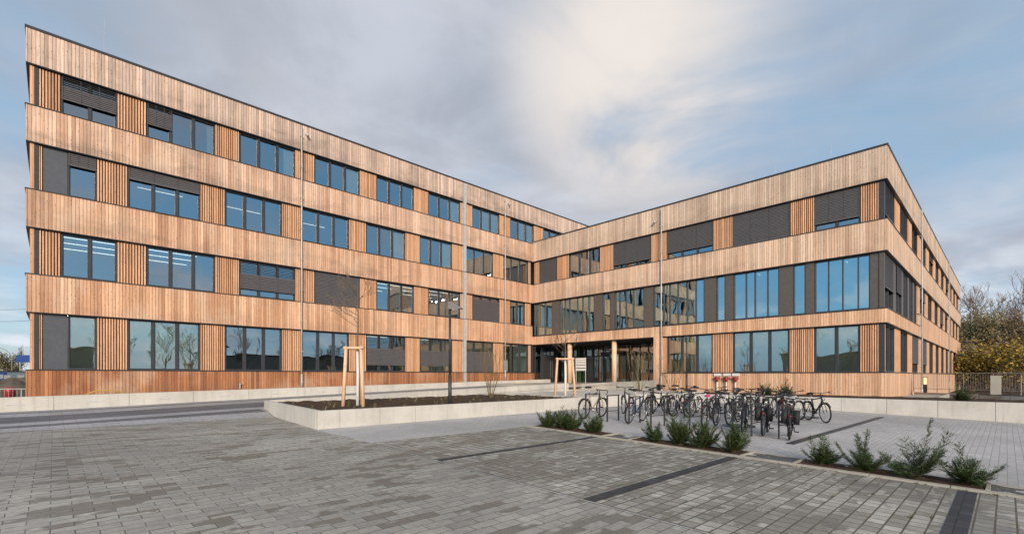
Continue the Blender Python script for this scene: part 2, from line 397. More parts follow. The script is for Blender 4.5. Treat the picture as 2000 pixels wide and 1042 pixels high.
# ------------------------------------------------------------------ ground
def sm(v, a, b):
    t = min(1, max(0, (v - a) / (b - a))); return t * t * (3 - 2 * t)
def gz(x, y):
    s = -.027 * min(30.0, max(0.0, -18.5 - y))
    r = .028 * min(31.0, max(0.0, x + 31.0)) * sm(y, -11.2, -9.2)
    return s + r
def sheet(name, mat, x0, x1, y0, y1, dz, nx=1, ny=24, zf=gz, kind='structure'):
    m = MB()
    for i in range(nx + 1):
        for j in range(ny + 1):
            x = x0 + (x1 - x0) * i / nx; y = y0 + (y1 - y0) * j / ny; m.v.append((x, y, zf(x, y) + dz))
    for i in range(nx):
        for j in range(ny):
            a = i * (ny + 1) + j; m.f.append((a, a + ny + 1, a + ny + 2, a + 1))
    return tag(m.build(name, mat), kind=kind)
g = MB(); g.quad((-900, -900, -1.0), (900, -900, -1.0), (900, 900, -1.0), (-900, 900, -1.0)); structure('ground', g, LITTER)
g = MB(); g.quad((-200, -.9, -.06), (-31.2, -.9, -.06), (-31.2, 160, -.06), (-200, 160, -.06)); structure('building_site_ground', g, DIRT)
sheet('plaza', PAVE_L, -110, -25.25, -62, -1.0, 0.0, 60, 80)
sheet('plaza', PAVE_L, -25.25, -24.3, -15.9, -9.35, 0.0, 2, 10)
sheet('bike_yard', PAVE_B, -25.25, -4.6, -62, -15.9, 0.004, 20, 60)
sheet('parking_bay', PAVE_P, -25.22, -20.42, -62, -19.2, 0.008, 4, 50)
sheet('ramp', PAVE_R, -25.25, -1.0, -9.35, -1.0, 0.0, 12, 8)
# darker courses of the lane along the left wing
for (y0, y1, mat) in ((-5.0, -8.0, PAVE_D), (-9.15, -9.95, PAVE_D), (-2.5, -3.0, PAVE_D), (-8.0, -9.15, PAVE_R), (-9.95, -11.1, PAVE_R), (-3.0, -5.0, PAVE_R), (-1.0, -2.5, PAVE_R)):
    x1 = -1.0 if y1 > -9.0 else (-24.5 if y1 > -9.3 else -24.6)
    sheet('lane_course', mat, -110, x1, y1, y0, 0.008, 60, 3)
# dark bay-marking strips set into the parking paving
for (y0, y1) in ((-21.60, -21.76), (-24.93, -25.13), (-28.29, -28.50), (-31.6, -31.8)):
    sheet('bay_strip', PAVE_K, -25.2, -20.5, y1, y0, 0.012, 1, 1)
m = MB()
y = -19.2
while y > -36:
    m.prism([(-20.42, y - .99), (-20.28, y - .99), (-20.28, y), (-20.42, y)], [gz(0, y - .99) - .2, gz(0, y - .99) - .2, gz(0, y) - .2, gz(0, y) - .2],
            [gz(0, y - .99) + .035, gz(0, y - .99) + .035, gz(0, y) + .035, gz(0, y) + .035]); y -= 1.0
kerb = m.build('kerb', KERB, bevel=.008); tag(kerb, kind='structure')
m = MB(); y = -19.2
while y > -36:
    m.prism([(-19.60, y - .99), (-19.54, y - .99), (-19.54, y), (-19.60, y)], [gz(0, y - .99) - .2, gz(0, y - .99) - .2, gz(0, y) - .2, gz(0, y) - .2],
            [gz(0, y - .99) + .02, gz(0, y - .99) + .02, gz(0, y) + .02, gz(0, y) + .02]); y -= 1.0
tag(m.build('back_edging', KERB), kind='structure')
rnd = random.Random(4)
def bumpy(name, mat, x0, x1, y0, y1, dz, amp, step, kind='structure', zf=gz, seed=1):
    r = random.Random(seed); nx = max(2, int((x1 - x0) / step)); ny = max(2, int((y1 - y0) / step))
    from mathutils import noise as mn
    def f(x, y): return zf(x, y) + amp * mn.noise(Vector((x * 2.1, y * 2.1, seed))) + amp * .6 * mn.noise(Vector((x * 6.3, y * 6.3, seed)))
    return sheet(name, mat, x0, x1, y0, y1, dz, nx, ny, f, kind)
for k, (y0, y1) in enumerate(((-19.25, -21.75), (-22.5, -25.1), (-26.05, -28.6), (-29.4, -34))):
    bumpy('planting_bed_soil', MULCH, -20.28, -19.6, y1, y0, .022, .03, .07, seed=k + 2)
for k, (y0, y1) in enumerate(((-21.75, -22.5), (-25.1, -26.05), (-28.6, -29.4))):
    bumpy('gravel_bed', GRAVEL, -20.28, -19.6, y1, y0, .016, .025, .06, seed=k + 12)
    mm = MB()
    for yy in (y0, y1): mm.box(-20.28, -19.6, yy - .025, yy + .025, gz(0, yy) - .1, gz(0, yy) + .045)
    tag(mm.build('bed_edging', KERB), kind='structure')
ps = bumpy('planter_soil', SOIL, -24.95, -12.6, -15.75, -9.33, .43, .05, .12, zf=lambda x, y: 0.0, seed=30)
for v in ps.data.vertices: v.co.x += (v.co.y + 15.9) * .102 * (-12.6 - v.co.x) / 12.35
bumpy('bed_soil', SOIL, -4.5, .0, -36, -13.0, .40, .04, .2, zf=lambda x, y: 0.0, seed=31)
bumpy('bed_soil', SOIL, .0, 70, -40, -24.75, -.35, .06, 1.2, zf=lambda x, y: 0.0, seed=32)
# flush dark drain channel and the pale seam beyond it
m = MB(); m.prism([(-17.6, -25.30), (-6.9, -25.48), (-6.9, -25.33), (-17.6, -25.14)], [gz(0, -25.3) - .05] * 4, [gz(0, -25.3) + .03] * 4)
tag(m.build('drain_channel', STEEL), 'long dark flush drain channel across the pale bike yard', 'drain', )
# ------------------------------------------------------------------ walls and steps
def wall_blocks(name, label, a, b, thick, z0, z1a, z1b, blen, mat=CONC, cat='wall', slots=False, side=1, first=None):
    """precast wall from a to b: blocks with open joints; the top may rise"""
    a = Vector((*a, 0)); b = Vector((*b, 0)); L = (b - a).length; d = (b - a) / L; nrm = Vector((-d.y, d.x, 0)) * side
    root = empty(name, (a.x, a.y, z0), label, cat)
    m = MB(); s = 0.0; gap = .006
    sl = MB(); k = 0
    while s < L - .01:
        ln = first if (k == 0 and first) else blen
        e = min(L, s + ln); p0 = a + d * (s + gap); p1 = a + d * (e - gap if e < L else e)
        q1 = p1 + nrm * thick; q0 = p0 + nrm * thick
        zt0 = z1a + (z1b - z1a) * s / L; zt1 = z1a + (z1b - z1a) * e / L
        pts = [(v.x - a.x, v.y - a.y) for v in (p0, p1, q1, q0)]
        zs = [zt0 - z0, zt1 - z0, zt1 - z0, zt0 - z0]
        if side < 0: pts.reverse(); zs = [zs[3], zs[2], zs[1], zs[0]]
        m.prism(pts, 0.0, zs)
        if slots:
            c = a + d * (s + ln * .45) - nrm * .004; c2 = c + d * .5
            zc = (zt0 + zt1) / 2 - .33 - z0
            pts = [(v.x - a.x, v.y - a.y) for v in (c, c2, c2 + nrm * .03, c + nrm * .03)]
            if side < 0: pts.reverse()
            sl.prism(pts, zc, zc + .035)
        s = e; k += 1
    m.build('precast_block', mat, root, bevel=.006)
    if slots: sl.build('recess_slot', ZINC, root)
    return root
wall_blocks('seat_wall', 'long low pale concrete wall with small slots along the left wing', (-40.0, -1.3), (.9, -1.3), .35, -.4, .44, 1.14, 2.45, CONC, slots=True)
wall_blocks('planter_wall', 'pale concrete front wall of the raised tree planter', (-25.1, -15.95), (-4.75, -15.95), .16, -.3, .50, .50, 1.22, CONC, first=.62)
wall_blocks('planter_wall', 'short pale concrete end wall of the raised tree planter facing the plaza', (-25.1, -15.78), (-24.42, -9.12), .16, -.3, .50, .50, 1.22, CONC, side=-1)
wall_blocks('ramp_wall', 'pale concrete wall behind the planter soil rising beside the ramp', (-24.25, -9.3), (-6.4, -9.3), .18, -.3, .51, .97, 2.4, CONC)
wall_blocks('retaining_wall', 'pale concrete retaining wall behind the bikes and below the right wing', (-4.75, -15.96), (-4.75, -38), .2, -.9, .45, .45, 1.62, CONC, side=1, first=1.2)
wall_blocks('entrance_parapet', 'grey concrete parapet wall in front of the glazed entrance, ending at the downpipe', (-1.0, -9.3), (-1.0, -12.35), .2, .2, 1.0, 1.12, 1.55, CONCG, side=1)
wall_blocks('entrance_parapet', 'grey concrete parapet wall right beside the entrance steps', (-5.0, -9.3), (-1.005, -9.3), .2, .2, .91, 1.0, 2.0, CONCG, side=1)
m = MB(); m.box(-12.5, -6.42, -15.76, -9.32, .0, .47); m.box(-6.419, -1.02, -15.76, -9.315, .0, .468); structure('seating_deck', m, CONC)
m = MB(); m.box(-6.39, -.78, -7.9, -1.0, -.2, .84); m.box(-4.98, -.78, -9.08, -7.905, -.2, .836); m.box(-.775, 5.2, -11.7, .3, -.2, .842); structure('entrance_platform', m, CONCG)
m = MB()
for k in range(4): m.box(-6.38, -5.02, -9.28 + .34 * k, -7.91, .2, .47 + .092 * (k + 1) - .001)
tag(m.build('entrance_steps', CONCG), 'grey concrete steps between the stakes and the entrance parapet', 'steps')

# ------------------------------------------------------------------ the office building
XL, YR, XE = -31.06, -24.63, 54.9
B = empty('office_building', (0, 0, 0), 'larch clad office building with two wings, ribbon windows and a corner entrance', 'building')
def fb(face, mb, s0, s1, d0, d1, z0, z1):
    """box in facade coordinates: s along the wall, d inward depth"""
    if face == 'L': mb.box(s0, s1, d0, d1, z0, z1)
    elif face == 'R': mb.box(d0, d1, s0, s1, z0, z1)
    else: mb.box(s0, s1, YR + d0, YR + d1, z0, z1)
def fq(face, mb, s0, s1, d, z0, z1):
    if face == 'L': mb.quad((s0, d, z0), (s1, d, z0), (s1, d, z1), (s0, d, z1))
    elif face == 'R': mb.quad((d, s1, z0), (d, s0, z0), (d, s0, z1), (d, s1, z1))
    else: mb.quad((s0, YR + d, z0), (s1, YR + d, z0), (s1, YR + d, z1), (s0, YR + d, z1))

def band(name, mat, pieces, caps, soffits):
    m = MB()
    for p in pieces: m.box(*p)
    o = m.build(name, mat, B)
    c = MB()
    for p in caps: c.box(*p)
    for p in soffits: c.box(*p)
    c.build('flashing', CAP, o)
    return o
ZB = {'A': (14.75, 16.2), 'B': (11.43, 12.96), 'C': (7.79, 9.38), 'D': (4.17, 5.77), 'P': (-.3, 1.68)}
TH = .30
def left_band(k, mat, x1):
    z0, z1 = ZB[k]
    band('cladding_band', mat, [(XL, x1, 0, TH, z0, z1), (XL, XL + TH, TH, 14, z0, z1)],
         [(XL - .03, x1, -.035, TH + .01, z1, z1 + (.10 if k == 'A' else .035)), (XL - .03, XL + TH + .01, TH + .01, 14, z1, z1 + (.10 if k == 'A' else .035))],
         [(XL + .01, x1, .012, TH, z0 - .03, z0), (XL + .01, XL + TH, TH, 14, z0 - .03, z0)] if k != 'P' else [])
left_band('A', W_TOP, 20); left_band('B', W_UP, 20); left_band('C', W_MID, 0); left_band('D', W_LOW, 0); left_band('P', W_PLINTH, 1.1)
# right wing with the end facade
RB = {'T': (11.40, 13.05), 'C': (7.79, 9.36), 'D': (4.15, 4.85), 'P': (-.3, 1.60)}
def right_band(k, mat, y1=0.0):
    z0, z1 = RB[k]; c = .09 if k == 'T' else .035
    band('cladding_band', mat, [(0, TH, YR, y1, z0, z1), (TH, XE, YR, YR + TH, z0, z1)],
         [(-.035, TH + .01, YR - .035, y1, z1, z1 + c), (TH + .01, XE + .03, YR - .035, YR + TH + .01, z1, z1 + c)],
         [(.012, TH, YR + .012, y1, z0 - .03, z0), (TH, XE, YR + .012, YR + TH, z0 - .03, z0)] if k != 'P' else [])
right_band('T', W_RTOP, -.0); right_band('C', W_RUP, -.0); right_band('P', W_RLOW, -12.32)
z0, z1 = RB['D']
band('cladding_band', W_RLOW, [(0, TH, YR, 0, z0, z1), (TH, 13.1, YR, YR + TH, z0, z1), (13.1, XE, YR, YR + TH, z0, 5.72), (.002, TH, -12.32, -11.68, .84, z0)],
     [(-.035, TH + .01, YR - .035, 0, z1, z1 + .035), (TH + .01, 13.1, YR - .035, YR + TH + .01, z1, z1 + .035), (13.1, XE + .03, YR - .035, YR + TH + .01, 5.72, 5.755)],
     [(.012, TH, YR + .012, -12.33, z0 - .03, z0), (.012, TH, -11.67, -.01, z0 - .03, z0), (TH, XE, YR + .012, YR + TH, z0 - .03, z0)])
# far end of the end facade
m = MB(); m.box(XE - .3, XE, YR + TH, -4, -.5, 13.0); m.build('end_wall', W_RUP, B)

def slat_panel(face, s0, s1, z0, z1, back=True):
    if s0 > s1: s0, s1 = s1, s0
    n = max(2, int(round((s1 - s0) / .105))); pitch = (s1 - s0) / n
    m = MB()
    for i in range(n):
        fb(face, m, s0 + pitch * i + pitch * .06, s0 + pitch * i + pitch * .62, .155, .225, z0 + .01, z1 - .035)
    o = m.build('slat_panel', W_SLAT, B)
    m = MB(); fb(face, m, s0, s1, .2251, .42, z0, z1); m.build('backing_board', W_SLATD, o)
def window(face, s0, s1, z0, z1, n=3, mw=.055, blind=0.0, open_top=0.0, curtain=False, gl=GLASS, mull=None, start=0.0, bottom_gap=None, blind_panes=None):
    """frame with mullions; sub-parts: glass, and a blind or curtain where there is one"""
    if s0 > s1: s0, s1 = s1, s0
    m = MB(); w = .055 if mw > .03 else .04
    fb(face, m, s0, s0 + w, .20, .36, z0, z1); fb(face, m, s1 - w, s1, .20, .36, z0, z1)
    fb(face, m, s0 + w, s1 - w, .20, .36, z0, z0 + .08); fb(face, m, s0 + w, s1 - w, .20, .36, z1 - .07, z1)
    if mull is None: mull = [s0 + (s1 - s0) * k / n for k in range(1, n)]
    for c in mull: fb(face, m, c - mw, c + mw, .215, .36, z0 + .08, z1 - .07)
    if mw > .03:
     for a, b in zip([s0 + w] + [c + mw for c in mull], [c - mw for c in mull] + [s1 - w]):
         for p in ((a, a + .03), (b - .03, b)): fb(face, m, p[0], p[1], .26, .34, z0 + .081, z1 - .071)
    o = m.build('window', FRAME, B)
    m = MB(); fq(face, m, s0 + .03, s1 - .03, .31, z0 + .03, z1 - .03); m.build('glass', gl, o)
    if blind > 0:
        m = MB(); zt = z1 - .02; zb = zt - (z1 - z0 - .04) * blind; pitch = .085; z = zt - .02; top_open = zt - (zt - zb) * open_top
        a, b = (s0 + .02, s1 - .02) if blind_panes is None else (s0 + (s1 - s0) * blind_panes[0] + .02, s0 + (s1 - s0) * blind_panes[1] - .02)
        while z > zb + .06:
            if z > top_open: prof = [(.12, z - .03), (.185, z - .045), (.185, z - .039), (.12, z - .024)]
            else: prof = [(.140, z - .078), (.165, z), (.171, z - .002), (.146, z - .080)]
            n0 = len(m.v)
            for ss in (a, b):
                for (d, zz) in prof:
                    m.v.append((ss, d, zz) if face == 'L' else ((d, ss, zz) if face == 'R' else (ss, YR + d, zz)))
            for i in range(4):
                j = (i + 1) % 4; m.f.append((n0 + i, n0 + j, n0 + 4 + j, n0 + 4 + i))
            m.f += [(n0, n0 + 1, n0 + 2, n0 + 3), (n0 + 7, n0 + 6, n0 + 5, n0 + 4)]
            z -= pitch
        fb(face, m, a, b, .13, .175, zb, zb + .05)
        for q in ([a + .03] + [a + (b - a) * k / 3 for k in (1, 2)] + [b - .03]): fb(face, m, q - .006, q + .006, .122, .128, zb, z1 - .03)
        m.build('blind', BLIND, o)
    if curtain:
        m = MB(); k = 18; a = s0 + (s1 - s0) * (.80 if curtain == 1 else curtain); b = s1 - .05; pts = []
        for i in range(k + 1):
            ss = a + (b - a) * i / k; d = .42 + .035 * (i % 2)
            pts.append((ss, d))
        for (p, q) in zip(pts, pts[1:]):
            V = (lambda ss, d, zz: (ss, d, zz) if face == 'L' else ((d, ss, zz) if face == 'R' else (ss, YR + d, zz)))
            m.quad(V(*p, z0 - .2), V(*q, z0 - .2), V(*q, z1 + .1), V(*p, z1 + .1))
        m.build('curtain', CURTAIN, o)
    return o
def panel(face, s0, s1, z0, z1, mat=BRONZE, d=.19):
    m = MB(); fb(face, m, min(s0, s1) + .012, max(s0, s1) - .012, d, .40, z0, z1); m.build('facade_panel', mat, B)

# ---- left wing
rows = {4: (13.0, 14.72), 3: (9.42, 11.40), 2: (5.81, 7.76), 1: (1.72, 4.14)}
XC = XL + .12
def corner(z0, z1):
    m = MB(); m.box(XC + .13, XC + .27, .13, .4, z0, z1); m.build('corner_post', FRAME, B)
    m = MB(); m.box(XC, XC + .13, .12, 14, z0, z1); m.build('end_wall', W_SLAT, B)
for r in rows: corner(*rows[r])
even = [(-29.97, -28.05, 2), (-26.95, -24.06, 3), (-22.91, -19.98, 3), (-18.86, -15.96, 3), (-14.78, -11.91, 3), (-10.70, -7.81, 3), (-6.62, -3.77, 3), (-2.51, .36, 3), (1.60, 4.39, 3)]
odd = [(-29.75, -28.77, 1), (-27.66, -24.73, 3), (-23.60, -20.72, 3), (-19.60, -16.68, 3), (-15.52, -12.61, 3), (-11.43, -8.58, 3), (-7.35, -4.45, 3), (-3.31, -.35, 3)]
opts = {(4, 0): dict(blind=.62, open_top=.35), (4, 1): dict(blind=.62, open_top=.25, blind_panes=(0, .36), curtain=.88), (4, 2): dict(curtain=1), (4, 3): dict(curtain=.72), (4, 4): {}, (4, 5): dict(curtain=.72), (4, 6): dict(curtain=.4), (4, 7): dict(curtain=.35),
        (3, 0): dict(blind=.30), (3, 1): dict(blind=.30), (3, 2): {}, (3, 3): {}, (3, 4): dict(curtain=.68), (3, 5): dict(curtain=.68), (3, 6): {}, (3, 7): {},
        (2, 2): dict(blind=.80, open_top=.42), (2, 3): dict(blind=1.0), (2, 6): dict(blind=1.0, open_top=.1),
        (1, 4): dict(blind=.83, open_top=.42), (1, 5): dict(blind=.83, open_top=.42), (1, 6): dict(blind=1.0, open_top=.3), (1, 7): dict(curtain=.45)}
for r, (z0, z1) in rows.items():
    lst = even if r in (4, 2) else odd
    if r == 2: lst = even[:7] + [(-2.55, -.75, 2)]
    x = XC + .27
    if r in (3, 1):
        slat_panel('L', x, x + .12, z0, z1); panel('L', x + .12, -29.75, z0, z1, GREYP, .20)
        x = lst[0][0]
    for k, (a, b, n) in enumerate(lst):
        if a - x > .05: slat_panel('L', x, a, z0, z1)
        window('L', a, b, z0, z1, n, **opts.get((r, k), {})); x = b
    end = 20 if r == 4 else (.3 if r > 1 else 0)
    if r == 4: slat_panel('L', x, 8, z0, z1)
    elif r == 1: slat_panel('L', x, -.02, z0, z1)
    else: slat_panel('L', x, -.02, z0, z1)
# ground floor continues under the entrance roof as dark glazing
panel('L', .02, .25, .84, 4.1, FRAME, .1)
# ---- interiors of the left wing: ceilings, floors, back walls
m = MB()
for zc in (4.20, 7.82, 11.46, 14.78): m.box(XL + .3, (0.3 if zc < 12 else 20), TH + .01, 6.4, zc, zc + .4)
m.box(XL + .3, .3, TH + .01, 6.4, .3, .9)
m.build('ceiling_slab', CEIL, B)
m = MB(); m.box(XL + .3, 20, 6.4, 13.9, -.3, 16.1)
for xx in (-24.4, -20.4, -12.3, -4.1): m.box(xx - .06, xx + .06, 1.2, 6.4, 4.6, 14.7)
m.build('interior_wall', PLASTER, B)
m = MB(); m.box(XL + .3, -24.3, 1.5, 1.6, .9, 4.2); m.box(-11.6, .2, 3.0, 3.1, .9, 4.2)
m.build('interior_wall', YELLOW, B)
m = MB(); m.box(XL + .02, 20, .31, 13.98, 16.1, 16.15); m.box(.02, XE, YR + .31, 0, 12.92, 12.97); m.build('roof', ROOF, B)
m = MB()
for (x0, x1) in ((-30.4, -24.7), (-14.9, -7.9)):
    for yy in (1.2, 2.5, 3.9): m.box(x0, x1, yy, yy + .035, 7.785, 7.81)
for (x0, x1) in ((-27, -25), (-23.4, -21), (-19.4, -17)): m.box(x0, x1, 3.2, 3.22, 11.43, 11.45)
for (x0, x1) in ((-15.4, -13), (-11.3, -9.5)): m.box(x0, x1, 2.0, 2.03, 4.165, 4.19)
m.build('strip_light', LIGHT, B)
m = MB()
for (x0, x1) in ((-30.4, -24.6), (-11.2, -.5)): m.box(x0, x1, .62, .70, 4.14, 4.185)
m.build('strip_light', LIGHTG, B)
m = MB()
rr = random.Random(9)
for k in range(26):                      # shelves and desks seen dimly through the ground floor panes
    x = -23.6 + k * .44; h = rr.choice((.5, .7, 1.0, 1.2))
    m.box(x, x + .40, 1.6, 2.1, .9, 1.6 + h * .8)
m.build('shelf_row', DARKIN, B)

# ---- right wing
def yflip(lst): return lst
RT = (9.40, 11.37)
for (a, b, kw) in ((-.66, -2.67, dict(n=2, blind=1.0)), (-3.93, -7.02, dict(n=3)), (-8.24, -11.39, dict(n=3, blind=.86)), (-12.60, -15.78, dict(n=3, blind=.80)), (-16.99, -20.19, dict(n=3, blind=1.0)), (-21.40, -23.48, dict(n=2, blind=.82))):
    window('R', a, b, *RT, **kw)
for (a, b) in ((-.02, -.66), (-2.67, -3.93), (-7.02, -8.24), (-11.39, -12.60), (-15.78, -16.99), (-20.19, -21.40), (-23.48, YR + .36)): slat_panel('R', a, b, *RT)
RM = (4.89, 7.76)
for (a, b) in ((-2.1, -2.95), (-6.44, -7.26), (-10.81, -11.56), (-15.18, -15.97), (-16.52, -17.03), (-19.60, -20.35), (-20.95, -21.41), (-23.88, YR + .15), (-7.95, -8.35)): panel('R', a, b, *RM)
for (a, b, mu) in ((-.0, -2.1, [-.35, -1.25]), (-2.95, -6.44, [-3.5, -3.95, -4.75, -5.3, -5.9]), (-7.26, -7.95, []), (-8.35, -10.81, [-8.75, -9.3, -9.9]), (-11.56, -15.18, [-12.3, -12.75, -13.35, -14.0, -14.6]), (-15.97, -16.52, []),
                   (-17.03, -19.60, [-17.76, -18.27, -18.98]), (-20.35, -20.95, []), (-21.41, -23.88, [-22.05, -22.70, -23.38])):
    window('R', a, b, *RM, mull=mu, gl=GLASSR, mw=.024)
RG = (1.64, 4.12)
for (a, b, n) in ((-12.60, -15.72, 3), (-16.99, -20.13, 3), (-21.38, -23.45, 2)): window('R', a, b, *RG, n=n)
for (a, b) in ((-12.32, -12.6), (-15.72, -16.99), (-20.13, -21.38), (-23.45, YR + .36)): slat_panel('R', a, b, *RG)
for (z0, z1) in (RT, RG):
    m = MB(); m.box(.14, .36, YR + .14, YR + .36, z0, z1); m.build('corner_post', FRAME, B)
m = MB(); m.box(.15, .38, YR + .15, YR + .149 + .2, *RM); m.build('corner_post', BRONZE, B)
# ---- end facade
pitch = 5.0; EW = 3.1
def end_row(z0, z1, x0, blinds):
    x = .36; k = 0; a = x0
    while a < XE - 3.5:
        if a - x > .05: slat_panel('E', x, a, z0, z1)
        window('E', a, a + EW, z0, z1, 2, blind=blinds.get(k, 0)); x = a + EW; a += pitch; k += 1
    slat_panel('E', x, XE - .3, z0, z1)
end_row(*RT, .42, {0: .85, 1: .95, 4: .3, 7: .5})
end_row(1.64, 4.12, .62, {2: .75, 3: .75})
xx = 13.3
end_x0 = 14.6
def end_mid():
    x = 13.1; a = end_x0; k = 0
    while a < XE - 3.5:
        slat_panel('E', x, a, 5.76, 7.76); window('E', a, a + EW, 5.76, 7.76, 2, blind={0: .4, 3: .7, 4: .2}.get(k, 0)); x = a + EW; a += pitch; k += 1
    slat_panel('E', x, XE - .3, 5.76, 7.76)
end_mid()
for k, (a, b, bl) in enumerate(((.4, 3.3, .62), (4.2, 6.3, .55), (7.0, 8.8, 0), (9.5, 11.2, 0), (11.8, 12.9, 0))): window('E', a, b, *RM, n=2, blind=bl)
for (a, b) in ((3.3, 4.2), (6.3, 7.0), (8.8, 9.5), (11.2, 11.8), (12.9, 13.08)): panel('E', a, b, *RM)
# ---- right wing interiors
m = MB()
for zc in (4.20, 7.82, 11.44): m.box(TH + .01, 6.0, YR + TH + .01, .0, zc, zc + .35); m.box(6.0, XE - .4, YR + TH + .01, YR + 5.0, zc, zc + .35)
m.build('ceiling_slab', CEIL, B)
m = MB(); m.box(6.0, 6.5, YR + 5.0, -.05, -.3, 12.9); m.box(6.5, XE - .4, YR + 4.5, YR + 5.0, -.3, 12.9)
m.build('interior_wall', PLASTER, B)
m = MB(); m.box(1.6, 1.7, -20.9, -12.5, .5, 4.15); m.box(1.3, 1.4, YR + .5, -21.0, .5, 4.15); m.build('interior_wall', YELLOW, B)
m = MB()
for yy in (-22.6, -18.0): m.box(1.5, 2.0, yy, yy + .02, 7.79, 7.81)
m.build('strip_light', LIGHT, B)
m = MB(); m.box(.62, .70, -20.8, -12.6, 4.14, 4.185); m.box(.62, .70, YR + .6, -21.2, 4.14, 4.185)
m.build('strip_light', LIGHTG, B)
# ---- entrance: recess with columns, doors, revolving door, info board
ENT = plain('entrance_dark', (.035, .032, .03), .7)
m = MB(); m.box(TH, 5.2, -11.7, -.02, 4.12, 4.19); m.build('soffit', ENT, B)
m = MB(); m.box(TH + .01, 5.2, -11.95, -11.71, .84, 4.1); m.build('entrance_side_wall', W_COL, B)
for yy in (-3.84, -8.16):
    m = MB(); m.tube([(.42, yy, .84), (.42, yy, 4.12)], .19, 20); m.build('round_column', W_COL, B, smooth=True)
# glazing along the left side (y about 0) and the back (x = 5)
fr = MB(); gl_ = MB()
for x in (.3, 1.15, 1.35, 2.3, 3.25, 3.4, 4.35, 5.1): fr.box(x - .04, x + .04, -.06, .04, .84, 4.1)
fr.box(.3, 5.1, -.05, .035, 3.2, 3.3); fr.box(.3, 5.1, -.05, .035, .84, .94)
gl_.quad((.3, -.01, .9), (5.1, -.01, .9), (5.1, -.01, 4.1), (.3, -.01, 4.1))
for y in (-.1, -1.0, -1.9, -2.9, -3.9, -5.0, -6.6, -7.6, -8.4, -9.3, -10.2, -11.0, -11.68): fr.box(4.96, 5.06, y - .04, y + .04, .84, 4.1)
fr.box(4.97, 5.05, -11.68, -.1, 3.15, 3.25); fr.box(4.97, 5.05, -11.68, -.1, .84, .93)
gl_.quad((5.01, -.1, .9), (5.01, -11.68, .9), (5.01, -11.68, 4.1), (5.01, -.1, 4.1))
ef = fr.build('entrance_glazing', FRAME, B); gl_.build('glass', GLASSE, ef)
for k, x in enumerate((1.6, 2.15)):
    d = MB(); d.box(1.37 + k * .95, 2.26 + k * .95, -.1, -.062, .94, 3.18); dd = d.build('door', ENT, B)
    h = MB(); h.tube([(2.2 - k * .02 + k * .25, -.16, 1.3), (2.2 - k * .02 + k * .25, -.16, 2.8)], .02, 8); h.build('handle', CHROME, dd)
rv = MB(); c = (4.1, -5.8)
rv.disc((c[0], c[1], 3.2), 1.25, .22, 28); rvd = rv.build('revolving_door', FRAME, B)
m = MB()
for k in range(4):
    a = k * pi / 2 + .5
    for q in (.12, 1.1):
        m.tube([(c[0] + q * cos(a), c[1] + q * sin(a), .86), (c[0] + q * cos(a), c[1] + q * sin(a), 3.2)], .025, 6)
m.build('wing_post', CHROME, rvd)
m = MB()
for k in range(24):
    a0 = 2 * pi * k / 24; a1 = 2 * pi * (k + 1) / 24
    if k in (8, 9, 10, 11, 12, 20, 21, 22, 23): continue
    m.quad((c[0] + 1.18 * cos(a0), c[1] + 1.18 * sin(a0), .86), (c[0] + 1.18 * cos(a1), c[1] + 1.18 * sin(a1), .86), (c[0] + 1.18 * cos(a1), c[1] + 1.18 * sin(a1), 3.2), (c[0] + 1.18 * cos(a0), c[1] + 1.18 * sin(a0), 3.2))
m.build('drum_glass', GLASSE, rvd)
m = MB()
for k, z in enumerate((1.85, 2.12, 2.42, 2.66, 2.88)): m.box(1.2, 1.24, -4.88, -3.82, z * .86 + .27, z * .86 + .27 + (.17 if k != 1 else .21))
m.box(1.215, 1.235, -4.86, -4.82, .84, 2.8); m.box(1.215, 1.235, -3.88, -3.84, .84, 2.8)
tag(m.build('info_board', WHITEPAINT), 'white information board of stacked panels on two legs under the entrance roof', 'sign')
m = MB(); m.box(4.7, 4.9, -1.55, -1.25, .84, 4.1); m.build('green_pillar', GREEN, B)
LOB = plain('lobby_paint', (.30, .31, .28), .8)
m = MB(); m.box(5.9, 5.98, -11.5, -.1, .3, 4.15); m.build('lobby_wall', LOB, B)
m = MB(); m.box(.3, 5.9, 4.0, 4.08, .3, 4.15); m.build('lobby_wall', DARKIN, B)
# ---- downpipes, joint strip, wall cameras, lightning rods
def downpipe(face, s, z0, z1, zf, d=-.06):
    V = (lambda dd, zz: (s, dd, zz) if face == 'L' else ((dd, s, zz) if face == 'R' else (s, YR + dd, zz)))
    m = MB(); m.tube([V(d - .045, z0), V(d - .045, z1)], .042, 12); m.tube([V(d - .045, z0), V(d - .045, z0 + 1.0)], .058, 12)
    o = m.build('downpipe', ZINC, B, smooth=True)
    c_ = MB(); z = z0 + .5
    while z < z1: fb(face, c_, s - .065, s + .065, d - .1, .05, z, z + .03); z += 1.8
    c_.build('pipe_clip', ZINC, o)
downpipe('L', -19.72, .55, 16.05, 0); downpipe('L', -3.36, .9, 16.05, 0)
downpipe('R', -12.32, .4, 12.9, 0); downpipe('E', 13.1, -.2, 12.9, 0); downpipe('E', 36.0, -.2, 12.9, 0)
m = MB(); m.box(-7.62, -7.36, -.02, .19, .9, 16.16); m.build('joint_strip', ZINC, B)
def wall_camera(face, s, z):
    V = (lambda ss, dd, zz: (ss, dd, zz) if face == 'L' else (dd, ss, zz))
    m = MB(); m.tube([V(s, 0, z), V(s, -.16, z)], .03, 8); m.tube([V(s, -.16, z + .02), V(s + .02, -.3, z - .12)], .075, 10)
    m.build('wall_camera', ZINC, B, smooth=True)
wall_camera('L', -19.45, 15.67); wall_camera('L', -3.0, 15.7); wall_camera('R', -11.9, 12.14)
